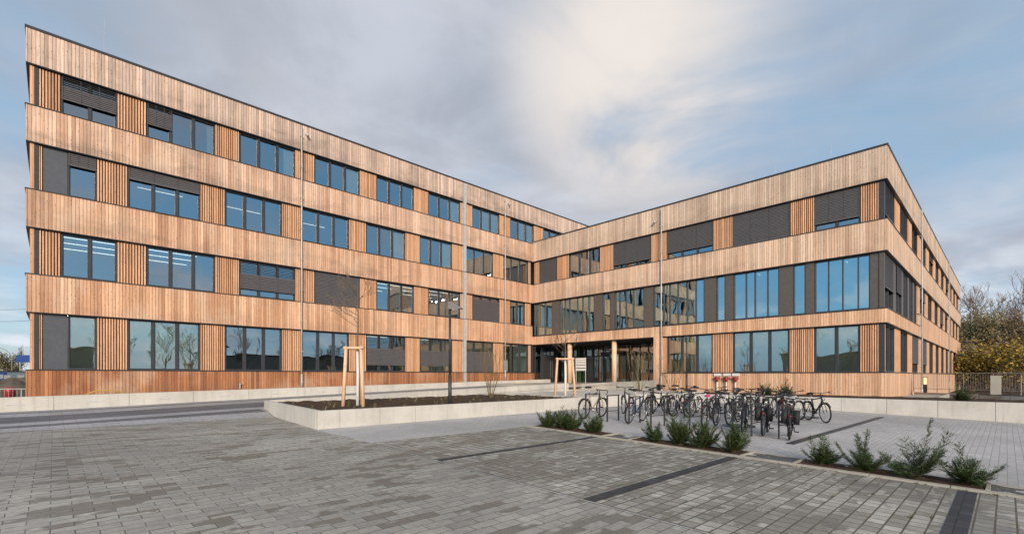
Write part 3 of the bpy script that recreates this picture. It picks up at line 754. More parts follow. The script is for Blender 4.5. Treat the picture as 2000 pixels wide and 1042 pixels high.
for (x, y, z0, h) in ((-28.5, 1.0, 16.1, 2.3), (-19.0, 2.2, 16.1, 1.6), (1.5, -19, 12.9, 1.3), (1.0, -22.0, 12.9, 1.4)):
    m = MB(); m.tube([(x, y, z0), (x + .04, y, z0 + h)], .007, 5); m.build('lightning_rod', ZINC, B)
# tap with a pipe stub, hose and wall fill caps
m = MB(); m.tube([(-22.97, .02, .93), (-22.97, -.16, .93)], .04, 8); m.tube([(-22.97, -.14, 1.02), (-22.97, -.14, .78)], .028, 8); m.tube([(-23.06, -.14, 1.0), (-22.88, -.14, 1.0)], .02, 6)
m.build('water_tap', CHROME, B)
m = MB(); m.tube([(-28.5 - .75 * cos(a), -.5 + .03 * sin(3 * a), .44 + .36 * sin(a)) for a in [pi * k / 16 for k in range(17)]], .022, 8)
tag(m.build('hose', YHOSE, smooth=True), 'yellow hose arching up behind the low wall by the left wing', 'hose')
for k, y in enumerate((-16.16, -16.73, -17.28)):
    f_ = empty('fill_pipe', (-.02, y, .38), ('left', 'middle', 'right')[k] + 'most of three red capped pipes below white signs on the right wing plinth' if k != 1 else 'middle one of three red capped pipes below white signs on the right wing plinth', 'pipe', 'red capped pipes on the plinth')
    m = MB(); m.tube([(-.12, 0, 0), (-.12, 0, .72)], .035, 10); m.build('pipe', WHITEPAINT, f_, smooth=True)
    m = MB(); m.tube([(-.12, 0, .68), (-.12, 0, .82), (-.12, 0, .95)], [.05, .10, .10], 12); m.tube([(-.12, -.17, .92), (-.12, .17, .92)], [.07, .07], 12); m.build('red_cap', RED, f_, smooth=True)
    m = MB(); m.box(-.06, -.03, -.23, .23, 1.05, 1.21); m.build('sign_plate', WHITEPAINT, f_)

# ------------------------------------------------------------------ plants
def leafquad(m, p, d, n, L, w):
    d = d.normalized(); s = d.cross(n)
    s = s.normalized() if s.length > 1e-5 else d.orthogonal().normalized()
    p = Vector(p); m.quad(p - s * w * .3, p + s * w * .3, p + d * L + s * w * .15, p + d * L - s * w * .15)
def yew(x, y, z, h, spread, seed, label, lean=0.0, n=18):
    r = random.Random(seed); root = empty('yew_shrub', (x, y, z), label, 'shrub', 'yew shrubs planted in the yard')
    st = MB(); fo = MB()
    def twig(p, d, L, k):
        nrm = Vector((r.uniform(-1, 1), r.uniform(-1, 1), 1.2)).normalized()
        for i in range(k):
            t = i / k; q = p + d * (L * t) + Vector((0, 0, .02 * t * t))
            side = d.cross(nrm).normalized()
            for sg in (-1, 1):
                dd = side * sg * r.uniform(.7, 1.1) + d * r.uniform(.3, .8) + Vector((0, 0, r.uniform(-.1, .35)))
                leafquad(fo, q, dd, nrm, r.uniform(.026, .042), .015)
        leafquad(fo, p + d * L, d, nrm, .04, .012)
    for b in range(n):
        az = r.uniform(0, 2 * pi); el = r.uniform(.22, 1.40); L = h * r.uniform(.4, .9) * (.75 + .35 * sin(el)) * (1.35 if r.random() < .2 else 1.0)
        d = Vector((cos(az) * cos(el) * spread + lean, sin(az) * cos(el) * spread, sin(el))).normalized()
        p = Vector((r.uniform(-.05, .05), r.uniform(-.05, .05), -.02)); pts = [p.copy()]; steps = 12
        for i in range(steps):
            d = (d + Vector((r.uniform(-.09, .09), r.uniform(-.09, .09), .05 + r.uniform(-.05, .05)))).normalized()
            p = p + d * (L / steps); pts.append(p.copy())
            if i >= 1:
                lat = d.cross(Vector((0, 0, 1))); lat = lat.normalized() if lat.length > .05 else Vector((1, 0, 0))
                for q in range(3):
                    dd = (d * r.uniform(.5, .9) + lat * ((-1) ** (q + i)) * r.uniform(.5, 1.0) + Vector((0, 0, r.uniform(-.35, .25)))).normalized()
                    tl = r.uniform(.06, .17) * (1.2 - .65 * i / steps) * (h / .6)
                    twig(p, dd, tl, max(3, int(tl / .016)))
        twig(p, d, .07, 5)
        st.tube(pts, [.010 * (1 - .75 * i / steps) for i in range(steps + 1)], 4)
    st.build('stem', TWIG, root); fo.build('foliage', YEW, root)
    return root
ys = [(-20.0, -19.72, .50, 1.0, 'dark green yew at the far left end of the kerb bed, nearest the planter'),
      (-19.9, -20.12, .52, .9, 'dense yew second from the planter end of the kerb bed'),
      (-19.9, -20.50, .55, .85, 'lighter loose yew third from the planter end of the kerb bed'),
      (-19.95, -21.25, .52, 1.0, 'round compact yew in front of the road bike, just before the first gravel patch'),
      (-19.95, -22.98, .52, 1.5, 'wide open yew just past the first gravel patch'),
      (-19.9, -23.62, .66, .7, 'tall upright yew second past the first gravel patch'),
      (-19.9, -24.12, .62, .95, 'bushy yew in front of the bike with the pink saddle'),
      (-19.95, -24.84, .60, .8, 'narrow pointed yew just before the second gravel patch'),
      (-19.92, -26.42, .58, 1.3, 'fan shaped yew just past the second gravel patch, below the drain channel'),
      (-19.92, -27.06, .60, 1.5, 'spreading sparse yew between the fan shaped yew and the tallest yew'),
      (-19.90, -27.74, .74, 1.4, 'tallest yew of the kerb bed with one long upright shoot'),
      (-19.92, -28.36, .66, 1.3, 'yew at the right end of the kerb bed beside the last gravel patch')]
for k, (x, y, h, sp, lb) in enumerate(ys):
    yew(x, y, gz(x, y) + .02, h, sp, 100 + k, lb, 0.0, 28 if sp < 1.1 else 16)
yew(-3.0, -27.5, .38, .60, 1.7, 140, 'broad yew behind the retaining wall near the metal railing', 0, 30)
yew(-2.6, -19.8, .38, .72, 1.0, 141, 'left one of two tall yews behind the bikes at the right wing plinth', 0, 26)
yew(-2.6, -20.7, .38, .70, 1.0, 142, 'right one of two tall yews behind the bikes at the right wing plinth', 0, 26)

def branchy(m, p, d, L, r0, depth, rg, up=.15, spread=.7, kids=(2, 3), seg=3, sides=5, tips=None, minr=.004):
    pts = [Vector(p)]; p = Vector(p); d = Vector(d).normalized()
    for i in range(seg):
        d = (d + Vector((rg.uniform(-.16, .16), rg.uniform(-.16, .16), rg.uniform(-.08, .16) + up * .15))).normalized()
        p = p + d * (L / seg); pts.append(p.copy())
    r1 = max(minr, r0 * .6)
    m.tube(pts, [r0 + (r1 - r0) * i / seg for i in range(seg + 1)], sides if depth > 1 else 3, False)
    if tips is not None: tips.append((p.copy(), d.copy(), depth))
    if depth <= 0: return
    for k in range(rg.randint(*kids)):
        a = rg.uniform(0, 2 * pi); o = d.orthogonal().normalized(); q = d.cross(o)
        nd = (d + (o * cos(a) + q * sin(a)) * spread * rg.uniform(.6, 1.2) + Vector((0, 0, up * .5))).normalized()
        t = rg.uniform(.35, 1.0); base = pts[0].lerp(pts[-1], t) if k else pts[-1]
        branchy(m, base, nd, L * rg.uniform(.6, .85), max(minr, r1 * .8), depth - 1, rg, up, spread, kids, seg, sides, tips, minr)

def young_tree(x, y, z, h, label, seed, crown_z, crown_L):
    root = empty('young_tree', (x, y, z), label, 'tree'); rg = random.Random(seed)
    m = MB(); m.tube([(0, 0, -.05), (.01, 0, 1.0), (0, .01, 1.9)], [.055, .045, .04], 10); m.build('painted_trunk', WHITEPAINT, root, smooth=True)
    m = MB(); m.tube([(0, .01, 1.9), (.02, 0, crown_z), (0, .02, h)], [.026, .02, .008], 8); m.build('trunk', TWIG, root)
    c_ = MB(); zz = crown_z - .3
    while zz < h - .15:
        a = rg.uniform(0, 2 * pi); L = crown_L * rg.uniform(.6, 1.0) * (1 - .5 * (zz - crown_z) / (h - crown_z))
        branchy(c_, (0, 0, zz), (cos(a), sin(a), .32), L * .6, .012, 3, rg, .3, .6, (2, 3), 3, 4, None, .005); zz += .13
    c_.build('crown', TWIG, root)
    return root
def stake_frame(x, y, z, label, posts, top, seed):
    root = empty('tree_stake', (x, y, z), label, 'tree stake', 'tripod stakes round the young trees'); n = len(posts)
    tp = []
    for (dx, dy) in posts:
        m = MB(); t = Vector((dx * .72, dy * .72, top)); tp.append(t); m.tube([(dx, dy, -.15), t], [.062, .056], 12); m.build('post', W_POST, root, smooth=True)
    for i in range(n):
        a, b = tp[i], tp[(i + 1) % n]; e = (b - a).normalized() * .1
        m = MB(); m.tube([a - e - Vector((0, 0, .06)), b + e - Vector((0, 0, .06))], .05, 10); m.build('crossbar', W_POST, root, smooth=True)
Rv = Vector((cos(YAW), -sin(YAW), 0)); Fv = Vector((sin(YAW), cos(YAW), 0))
def tri(w, back): return [tuple((Rv * -w - Fv * .10).xy), tuple((Rv * w - Fv * .25).xy), tuple((Rv * .12 + Fv * back).xy)]
young_tree(-22.75, -13.45, .42, 4.25, 'bare young tree with white painted trunk at the left end of the planter', 11, 3.0, .95)
stake_frame(-22.85, -13.45, .42, 'wooden stake frame round the young tree at the left end of the planter', tri(.37, .35), 2.02, 1)
young_tree(-11.8, -13.5, .42, 3.75, 'bare young tree with white painted trunk in front of the entrance', 12, 2.35, .95)
stake_frame(-11.85, -13.5, .42, 'wooden stake frame round the young tree in front of the entrance', tri(.5, .45), 1.92, 2)
def multistem(x, y, z, h, label, seed, mat=TWIGY, n=8):
    root = empty('bare_shrub', (x, y, z), label, 'shrub'); rg = random.Random(seed); m = MB()
    for k in range(n):
        a = 2 * pi * k / n + rg.uniform(-.3, .3); el = rg.uniform(.9, 1.4)
        branchy(m, (.04 * cos(a), .04 * sin(a), -.03), (cos(a) * cos(el), sin(a) * cos(el), sin(el)), h * .5, .017, 3, rg, .5, .42, (1, 3), 3, 4, None, .005)
    m.build('stem', mat, root)
multistem(-15.6, -12.2, .42, 2.0, 'bare multi stemmed shrub in the planter right of the street lamp', 21)
multistem(-4.3, -13.2, .44, 2.3, 'tall bare olive shrub in front of the entrance parapet', 22, n=10)
multistem(-2.2, -14.2, .40, 1.7, 'low bare shrub at the plinth left of the plain steel pole', 23)
# loose weeds on the planter soil
m = MB(); rg = random.Random(77)
for k in range(70):
    x = rg.uniform(-24.6, -12.8); y = rg.uniform(-15.5, -9.7); hh = rg.uniform(.06, .22)
    for j in range(9):
        a = rg.uniform(0, 2 * pi); leafquad(m, (x + .03 * cos(a), y + .03 * sin(a), .42), Vector((cos(a) * .5, sin(a) * .5, 1)), Vector((cos(a), sin(a), 0)), hh * rg.uniform(.6, 1.1), .03)
tag(m.build('planter_weeds', DRYG), kind='stuff')
m = MB()
for k in range(150):
    x = rg.choice((rg.uniform(-25.0, -20.5), -20.44 + rg.uniform(-.03, .02))); y = rg.uniform(-32, -19.5)
    y = round(y / .175) * .175 if x < -20.5 else y
    for j in range(rg.randint(5, 16)):
        a = rg.uniform(0, 2 * pi); ox = rg.uniform(-.07, .07)
        leafquad(m, (x + ox, y + rg.uniform(-.012, .012), gz(x, y) + .012), Vector((cos(a), sin(a), .7)), Vector((0, 0, 1)), rg.uniform(.012, .04), .012)
tag(m.build('joint_weeds', MOSS), kind='stuff')

# ------------------------------------------------------------------ lamp, pole, rack, manholes, bollard, railing
L_ = empty('street_lamp', (-20.05, -15.05, .40), 'dark grey street lamp with a wedge shaped head standing in the planter', 'street lamp')
m = MB(); m.tube([(0, 0, -.1), (0, 0, 1.1)], .064, 14); m.tube([(0, 0, 1.1), (0, 0, 3.42)], .045, 14); m.build('pole', STEEL, L_, smooth=True)
m = MB()
ax = Rv; sd_ = Fv
def LV(a, b, z): return tuple(ax * a + sd_ * b + Vector((0, 0, z)))
n0 = len(m.v)
m.v += [LV(-.06, -.13, 3.40), LV(.45, -.10, 3.42), LV(.45, .10, 3.42), LV(-.06, .13, 3.40), LV(-.06, -.06, 3.68), LV(-.02, -.06, 3.68), LV(-.02, .06, 3.68), LV(-.06, .06, 3.68), LV(.45, -.10, 3.45), LV(.45, .10, 3.45)]
m.f += [(n0, n0 + 3, n0 + 2, n0 + 1), (n0 + 4, n0 + 5, n0 + 6, n0 + 7), (n0, n0 + 1, n0 + 8, n0 + 5, n0 + 4), (n0 + 3, n0 + 7, n0 + 6, n0 + 9, n0 + 2), (n0 + 1, n0 + 2, n0 + 9, n0 + 8), (n0 + 5, n0 + 8, n0 + 9, n0 + 6), (n0, n0 + 4, n0 + 7, n0 + 3)]
m.build('lamp_head', LAMPG, L_)
m = MB(); m.box(-.1, .1, -.1, .1, 0, .012); o = m.build('lamp_lens', WHITEPAINT, L_); o.location = tuple(ax * .18 + Vector((0, 0, 3.385))); o.rotation_euler = (0, 0, -YAW)
p_ = empty('steel_pole', (-3.0, -15.55, .38), 'slim plain dark steel pole before the right wing ground floor', 'pole')
m = MB(); m.tube([(0, 0, -.1), (0, 0, 1.2)], .06, 12); m.tube([(0, 0, 1.2), (0, 0, 3.45)], .042, 12); m.build('pole', STEEL, p_, smooth=True)
m = MB(); m.disc((0, 0, 0), .11, .03, 14); m.build('base_plate', STEEL, p_)

hoops = [(-17.31, -16.54, -18.97), (-17.35, -16.71, -19.86), (-17.31, -16.67, -20.64), (-17.55, -16.75, -21.53), (-16.85, -16.05, -22.38), (-16.47, -15.72, -23.45), (-16.94, -16.2, -24.12), (-16.85, -16.1, -24.75),
         (-13.64, -12.9, -19.96), (-13.85, -13.15, -20.75), (-15.7, -14.95, -22.38), (-13.6, -12.9, -22.38), (-13.56, -12.87, -23.98), (-10.62, -9.9, -21.6), (-11.3, -10.54, -23.0)]
words = ['first', 'second', 'third', 'fourth', 'fifth', 'sixth', 'seventh', 'eighth']
hl = ['%s bike hoop from the planter in the front row along the kerb bed' % words[k] for k in range(8)] + \
     ['first bike hoop from the planter in the middle row behind the front row', 'second bike hoop from the planter in the middle row', 'middle row bike hoop just behind the front wheel of the pink saddled bike', 'middle row bike hoop next to the silver bike', 'bike hoop of the middle row standing rightmost, left of the reddish bike', 'back row bike hoop nearest the red capped pipes', 'back row bike hoop beside the white bike']
hm = {}
for k, (x0, x1, y) in enumerate(hoops):
    z = min(gz(x0, y), gz(x1, y)); root = empty('bike_hoop', ((x0 + x1) / 2, y, z), hl[k], 'bike rack', 'dark steel bike hoops in the yard')
    w = (x1 - x0) / 2
    for nm, fn in (('hoop_post', lambda m: (m.box(-w - .03, -w + .03, -.015, .015, -.1, .86))), ('hoop_post', lambda m: (m.box(w - .03, w + .03, -.015, .015, -.1, .86))),
                   ('top_bar', lambda m: m.box(-w + .03, w - .03, -.014, .014, .825, .86)), ('lower_bar', lambda m: m.box(-w + .03, w - .03, -.009, .009, .33, .35))):
        m = MB(); fn(m); m.build(nm, STEEL, root, bevel=.004)
for (x, y, r, lb) in ((-14.85, -23.0, .42, 'green round manhole cover in front, beside the black bikes'), (-9.7, -23.5, .40, 'green round manhole cover farther back, beside the rightmost bike')):
    root = empty('manhole_cover', (x, y, gz(x, y)), lb, 'manhole cover', 'manhole covers in the yard')
    m = MB(); m.disc((0, 0, -.05), r, .064, 32); m.build('cover', GREENCAST, root)
    m = MB(); m.ring((0, 0, .008), r + .04, .022, 'z', 32, 6); m.build('rim', STEEL, root)
def at_ray(px, Z):
    q = Vector((CX, CY, 0)) + Rv * ((px - 1000) / 930.3 * Z) + Fv * Z
    return (q.x, q.y)
bl = empty('bollard_light', (*at_ray(1807, 29.2), .40), 'lit bollard lamp with a warm glow beside the end facade', 'lamp')
m = MB(); m.box(-.09, .09, -.09, .09, 0, .52); m.box(-.1, .1, -.1, .1, .93, .96); m.build('post', STEEL, bl)
m = MB(); m.box(-.055, .055, -.055, .055, .52, .93); m.build('lamp_glass', WARM, bl)

def railing(name, label, pts, h, step, mat, zb, cat='railing'):
    root = empty(name, pts[0], label, cat)
    o = Vector(pts[0]); rail = MB(); rail.tube([Vector(p) - o + Vector((0, 0, h)) for p in pts], .025, 8); rail.build('handrail', mat, root)
    bb = MB(); rail2 = MB()
    rail2.tube([Vector(p) - o + Vector((0, 0, .09)) for p in pts], .014, 6); rail2.build('bottom_rail', mat, root)
    for a, b in zip(pts, pts[1:]):
        a, b = Vector(a) - o, Vector(b) - o; L = (b - a).length; n = int(L / step)
        for i in range(n + 1):
            p = a.lerp(b, i / n)
            if i % 12 == 0: bb.tube([p + Vector((0, 0, -.15)), p + Vector((0, 0, h))], .022, 6)
            else: bb.tube([p + Vector((0, 0, .09)), p + Vector((0, 0, h))], .008, 4)
    bb.build('baluster_row', mat, root)
    return root
railing('railing', 'galvanised metal railing with thin balusters at the right edge', [(8.8, -24.72, .56), (4.9, -29.3, .56), (3.7, -30.8, .1)], 1.02, .13, GALV, .5)
m = MB(); m.prism([(4.3, -30.0), (5.0, -29.6), (9.1, -24.8), (8.5, -24.78)], -.8, .42); tag(m.build('railing_plinth', CONC), 'pale concrete plinth under the metal railing', 'wall')
m = MB(); m.box(5.05, 5.45, -28.6, -28.2, .4, 1.45); tag(m.build('concrete_pillar', CONCG, bevel=.01), 'short square concrete pillar behind the metal railing', 'pillar')
railing('railing', 'low dark handrail in front of the metal railing at the right edge', [(1.0, -27.9, -.05), (.1, -29.9, -.05), (-1.0, -31.0, -.4)], .62, .9, STEEL, .3)
m = MB(); m.box(.4, 6.2, -26.5, -25.0, .30, .36); m.box(.4, 6.2, -26.56, -26.5, -.4, .44); 
lw = m.build('light_well', CONCG); tag(lw, 'flat light well with a dark pane at the foot of the end facade', 'light well')

# ------------------------------------------------------------------ bikes
def bike_proto():
    """+x is forward; origin on the ground between the wheels"""
    R_ = .345; rh = Vector((-.52, 0, R_)); fh = Vector((.54, 0, R_)); bbk = Vector((-.08, 0, .29)); st = Vector((-.24, 0, .80)); ht = Vector((.355, 0, .86)); hb = Vector((.395, 0, .72))
    parts = {}
    def wheel(c, front):
        t = MB(); t.ring(c, R_ - .024, .025, 'y', 30, 7)
        rim = MB(); rim.ring(c, R_ - .045, .011, 'y', 30, 5)
        for k in range(18):
            a = 2 * pi * k / 18; rim.tube([c + Vector((.025 * cos(a + .6), .022 * (-1) ** k, .025 * sin(a + .6))), c + Vector(((R_ - .05) * cos(a), 0, (R_ - .05) * sin(a)))], .0022, 3, False)
        rim.tube([c + Vector((0, -.05, 0)), c + Vector((0, .05, 0))], .022, 8)
        return t, rim
    for nm, c, f_ in (('rear', rh, 0), ('front', fh, 1)): parts[nm] = wheel(c, f_)
    fr = MB(); T = lambda a, b, r: fr.tube([a, b], r, 8)
    T(bbk, st, .021); T(st + Vector((.02, 0, -.04)), ht + Vector((.005, 0, -.02)), .020); T(bbk, hb, .026); T(ht, hb, .026)
    for s in (-1, 1):
        o = Vector((0, .05 * s, 0)); fr.tube([bbk + o * .5, rh + o], .010, 6); fr.tube([st + Vector((0, .012 * s, -.06)), rh + o], .009, 6)
    parts['frame'] = fr
    fk = MB()
    for s in (-1, 1): fk.tube([hb + Vector((0, .03 * s, 0)), hb + Vector((.02, .05 * s, -.06)), fh + Vector((-.03, .055 * s, .15)), fh + Vector((0, .05 * s, 0))], .011, 6)
    fk.tube([hb + Vector((0, -.04, 0)), hb + Vector((0, .04, 0))], .016, 6); parts['fork'] = fk
    def saddle(h):
        s = MB(); prof = [(-.155, .075, .0), (-.13, .085, .015), (-.06, .07, .02), (.02, .035, .015), (.10, .022, .01), (.135, .012, 0)]
        c = st + Vector((-.055, 0, h)); n0 = len(s.v)
        for (x, w, z) in prof:
            for (yy, zz) in ((-w, 0), (-w * .6, .035), (0, .045), (w * .6, .035), (w, 0), (0, -.02)): s.v.append(tuple(c + Vector((x, yy, z + zz))))
        for i in range(len(prof) - 1):
            for k in range(6):
                a = n0 + i * 6 + k; b = n0 + i * 6 + (k + 1) % 6; s.f.append((a, b, b + 6, a + 6))
        s.f.append(tuple(n0 + k for k in reversed(range(6)))); s.f.append(tuple(n0 + 30 + k for k in range(6)))
        p = MB(); p.tube([st - Vector((0, 0, .03)), c + Vector((0, 0, -.01))], .0135, 8); return s, p
    parts['saddle_low'] = saddle(.14); parts['saddle_high'] = saddle(.24)
    h = MB(); h.tube([ht, ht + Vector((-.03, 0, .10)), ht + Vector((.03, 0, .14))], .015, 8); c = ht + Vector((.03, 0, .14))
    h.tube([c + Vector((-.07, -.30, .03)), c + Vector((-.02, -.18, .02)), c, c + Vector((-.02, .18, .02)), c + Vector((-.07, .30, .03))], .012, 8)
    for s in (-1, 1): h.tube([c + Vector((-.06, .26 * s, .028)), c + Vector((-.10, .34 * s, .035))], .017, 8); h.tube([c + Vector((.0, .20 * s, .01)), c + Vector((.06, .30 * s, -.01))], .007, 5)
    parts['flat'] = h
    h = MB(); h.tube([ht, ht + Vector((-.02, 0, .07)), ht + Vector((.07, 0, .10))], .014, 8); c = ht + Vector((.07, 0, .10))
    for s in (-1, 1): h.tube([c, c + Vector((0, .2 * s, 0)), c + Vector((.07, .21 * s, .005)), c + Vector((.11, .21 * s, -.05)), c + Vector((.07, .22 * s, -.13)), c + Vector((-.04, .23 * s, -.14))], .013, 7)
    parts['drop'] = h
    k = MB(); k.ring(bbk + Vector((0, -.055, 0)), .085, .008, 'y', 18, 5); k.disc(bbk + Vector((0, -.058, 0)), .05, .006, 14, 'y')
    k.tube([bbk + Vector((0, -.08, 0)), bbk + Vector((.12, -.085, -.12))], .010, 6); k.tube([bbk + Vector((0, .08, 0)), bbk + Vector((-.12, .085, .12))], .010, 6); k.tube([bbk + Vector((0, -.08, 0)), bbk + Vector((0, .08, 0))], .018, 8)
    k.box(bbk.x + .07, bbk.x + .17, -.19, -.09, bbk.z - .135, bbk.z - .11); k.box(bbk.x - .17, bbk.x - .07, .09, .19, bbk.z + .11, bbk.z + .135)
    k.tube([bbk + Vector((0, -.058, .085)), rh + Vector((0, -.058, .035))], .005, 4); k.tube([bbk + Vector((0, -.058, -.085)), rh + Vector((0, -.058, -.035))], .005, 4); k.disc(rh + Vector((0, -.062, 0)), .04, .01, 12, 'y')
    parts['crank'] = k
    for gn, c, a0, a1 in (('guard_rear', rh, .15, 2.75), ('guard_front', fh, .55, 2.6)):
        n = 14; g_ = MB(); parts[gn] = g_
        for i in range(n):
            t0 = a0 + (a1 - a0) * i / n; t1 = a0 + (a1 - a0) * (i + 1) / n; q = R_ + .022
            g_.quad(c + Vector((q * cos(t0), -.028, q * sin(t0))), c + Vector((q * cos(t0), .028, q * sin(t0))), c + Vector((q * cos(t1), .028, q * sin(t1))), c + Vector((q * cos(t1), -.028, q * sin(t1))))
    k = MB(); z = .77
    for s in (-1, 1): k.tube([(-.28, .05 * s, z), (-.72, .06 * s, z)], .007, 5); k.tube([(-.52, .06 * s, R_), (-.62, .06 * s, z)], .006, 5)
    for x in (-.3, -.42, -.54, -.66, -.72): k.tube([(x, -.06, z), (x, .06, z)], .006, 5)
    parts['rack'] = k
    k = MB(); k.box(-.775, -.745, -.025, .025, .60, .635); parts['tail_lamp'] = k
    k = MB(); k.tube([(.43, 0, .80), (.50, 0, .80)], [.025, .04], 10); parts['headlight'] = k
    k = MB()
    for s in (-1, 1): k.box(-.74, -.38, .075 * s, .20 * s, .42, .76)
    parts['pannier'] = k
    return parts
BP = bike_proto(); BMESH = {}
def bmesh_of(key, mb, mat, smooth=True):
    if key not in BMESH:
        me = bpy.data.meshes.new(key); me.from_pydata([tuple(v) for v in mb.v], [], mb.f); me.update(); me.materials.append(mat)
        for p in me.polygons: p.use_smooth = smooth
        BMESH[key] = me
    return BMESH[key]
FCOL = {}
def paint(name, c, rough=.35):
    if name not in FCOL: FCOL[name] = plain('bike_paint_' + name, c, rough, 0.1, .05)
    return FCOL[name]
def bike(x, y, deg, label, col, bar='flat', seat='low', guard=True, rack=True, seatmat=BLACK, pannier=False, steer=0.0, lean=3.0, tail=True, light=False, rimmat=None):
    root = empty('bicycle', (x, y, gz(x, y) + .004), label, 'bicycle', 'bicycles parked at the hoops'); root.rotation_euler = (radians(lean), 0, radians(deg))
    def add(name, key, mb, mat, parent=root):
        me = bmesh_of(key + '_' + mat.name, mb, mat); o = bpy.data.objects.new(name, me); COL.objects.link(o); o.parent = parent; return o
    for nm in ('rear', 'front'):
        w = add('wheel', nm + '_tyre', BP[nm][0], BLACK); add('rim_and_spokes', nm + '_rim', BP[nm][1], rimmat or CHROME, w)
    f = add('frame', 'frame', BP['frame'], col); add('fork', 'fork', BP['fork'], col)
    s, p = BP['saddle_' + seat]; so = add('saddle', 'saddle_' + seat, s, seatmat); add('seat_post', 'post_' + seat, p, CHROME, so)
    add('handlebar', bar, BP[bar], BLACK); add('crankset', 'crank', BP['crank'], CHROME if col.name != 'bike_paint_black' else BLACK)
    if guard: add('mudguard', 'guard_rear', BP['guard_rear'], BLACK); add('mudguard', 'guard_front', BP['guard_front'], BLACK)
    if rack: add('luggage_rack', 'rack', BP['rack'], BLACK)
    if tail: add('tail_lamp', 'tail_lamp', BP['tail_lamp'], RED)
    if light: add('headlight', 'headlight', BP['headlight'], CHROME)
    if pannier: add('pannier', 'pannier', BP['pannier'], BLACK)
    return root
blk = paint('black', (.015, .015, .016)); sil = paint('silver', (.42, .43, .44)); wht = paint('white', (.68, .68, .67)); gry = paint('grey', (.10, .10, .11)); blu = paint('blue', (.02, .04, .12)); redb = paint('red', (.14, .03, .028)); tan = paint('champagne', (.34, .28, .20))
bike(-16.78, -18.86, 2, 'champagne drop bar road bike nearest the planter', tan, 'drop', 'high', True, False, tail=False, rimmat=BLACK)
bike(-14.75, -18.95, 48, 'bike seen from behind with a red tail lamp, right of the road bike', gry, 'flat', 'low', True, True, lean=0)
bike(-16.75, -20.52, 8, 'dark blue bike leaning on the third front hoop', blu, 'flat', 'high', False, False, lean=8)
bike(-13.15, -19.35, 175, 'black city bike with mudguards at the first middle hoop', blk, 'flat', 'high', True, True, light=True)
bike(-12.75, -19.90, 5, 'black drop bar bike in the middle row behind the blue bike', blk, 'drop', 'low', False, True)
bike(-11.6, -19.55, -38, 'black mountain bike seen broadside in front of the slim steel pole', blk, 'flat', 'high', False, False)
bike(-13.2, -20.95, -12, 'white and silver bike with a thick tube left of the pink saddled bike', wht, 'flat', 'low', True, True, light=True)
bike(-15.85, -22.55, 6, 'black bike with a pink saddle cover and red tail lamp', blk, 'flat', 'low', True, True, seatmat=PINK, pannier=False)
bike(-13.3, -21.75, 200, 'black bike seen from the front just right of the pink saddled bike', blk, 'flat', 'low', True, True, light=True)
bike(-12.2, -21.95, 190, 'silver bike with chrome handlebar in front of the red capped pipes', sil, 'flat', 'low', True, True, light=True)
bike(-10.6, -21.25, 150, 'white framed bike in the back row below the red capped pipes', wht, 'drop', 'low', False, False)
bike(-9.9, -21.95, 150, 'dark bike in the back row left of the two tall yews', gry, 'flat', 'low', True, True)
bike(-11.3, -22.35, 20, 'grey bike with a very high saddle before the two tall yews', gry, 'flat', 'high', False, False)
bike(-16.15, -24.2, 12, 'heavy black bike seen from behind, left one of the black pair', blk, 'flat', 'low', True, True, pannier=True)
bike(-16.4, -24.88, 14, 'heavy black bike seen from behind, right one of the black pair nearest the camera', blk, 'flat', 'low', True, True, pannier=True)
bike(-12.9, -23.7, 28, 'reddish bike leaning on the rightmost middle hoop', redb, 'flat', 'low', True, True)
bike(-10.7, -23.30, 226, 'white bike in the back row left of the rightmost bike', wht, 'flat', 'low', True, False, light=True)
bike(-11.05, -24.2, 222, 'black city bike standing rightmost of all bikes', blk, 'flat', 'low', True, True, light=True)

bike(-14.1, -19.55, 20, 'black bike in the middle row right of the bike seen from behind', blk, 'flat', 'low', True, True)
bike(-12.1, -20.25, 190, 'dark grey bike in the middle row below the slim steel pole', gry, 'flat', 'high', True, True)
bike(-15.9, -23.55, 15, 'black drop bar bike between the pink saddled bike and the black pair', blk, 'drop', 'high', False, False, tail=False)
bike(-14.2, -22.6, 186, 'black bike right of the green manhole, seen end on', blk, 'flat', 'low', True, True)
bike(-12.4, -22.75, 195, 'black bike with headlight behind the left one of the black pair', blk, 'flat', 'low', True, True, light=True)
bike(-10.3, -22.75, 35, 'grey drop bar bike in the back row in front of the two tall yews', gry, 'drop', 'high', False, False)
bike(-13.3, -20.40, 170, 'silver bike in the middle row left of the white and silver bike', sil, 'flat', 'low', True, True)
bike(-9.8, -20.75, 140, 'dark bike farthest back at the retaining wall below the red capped pipes', gry, 'flat', 'low', True, False)

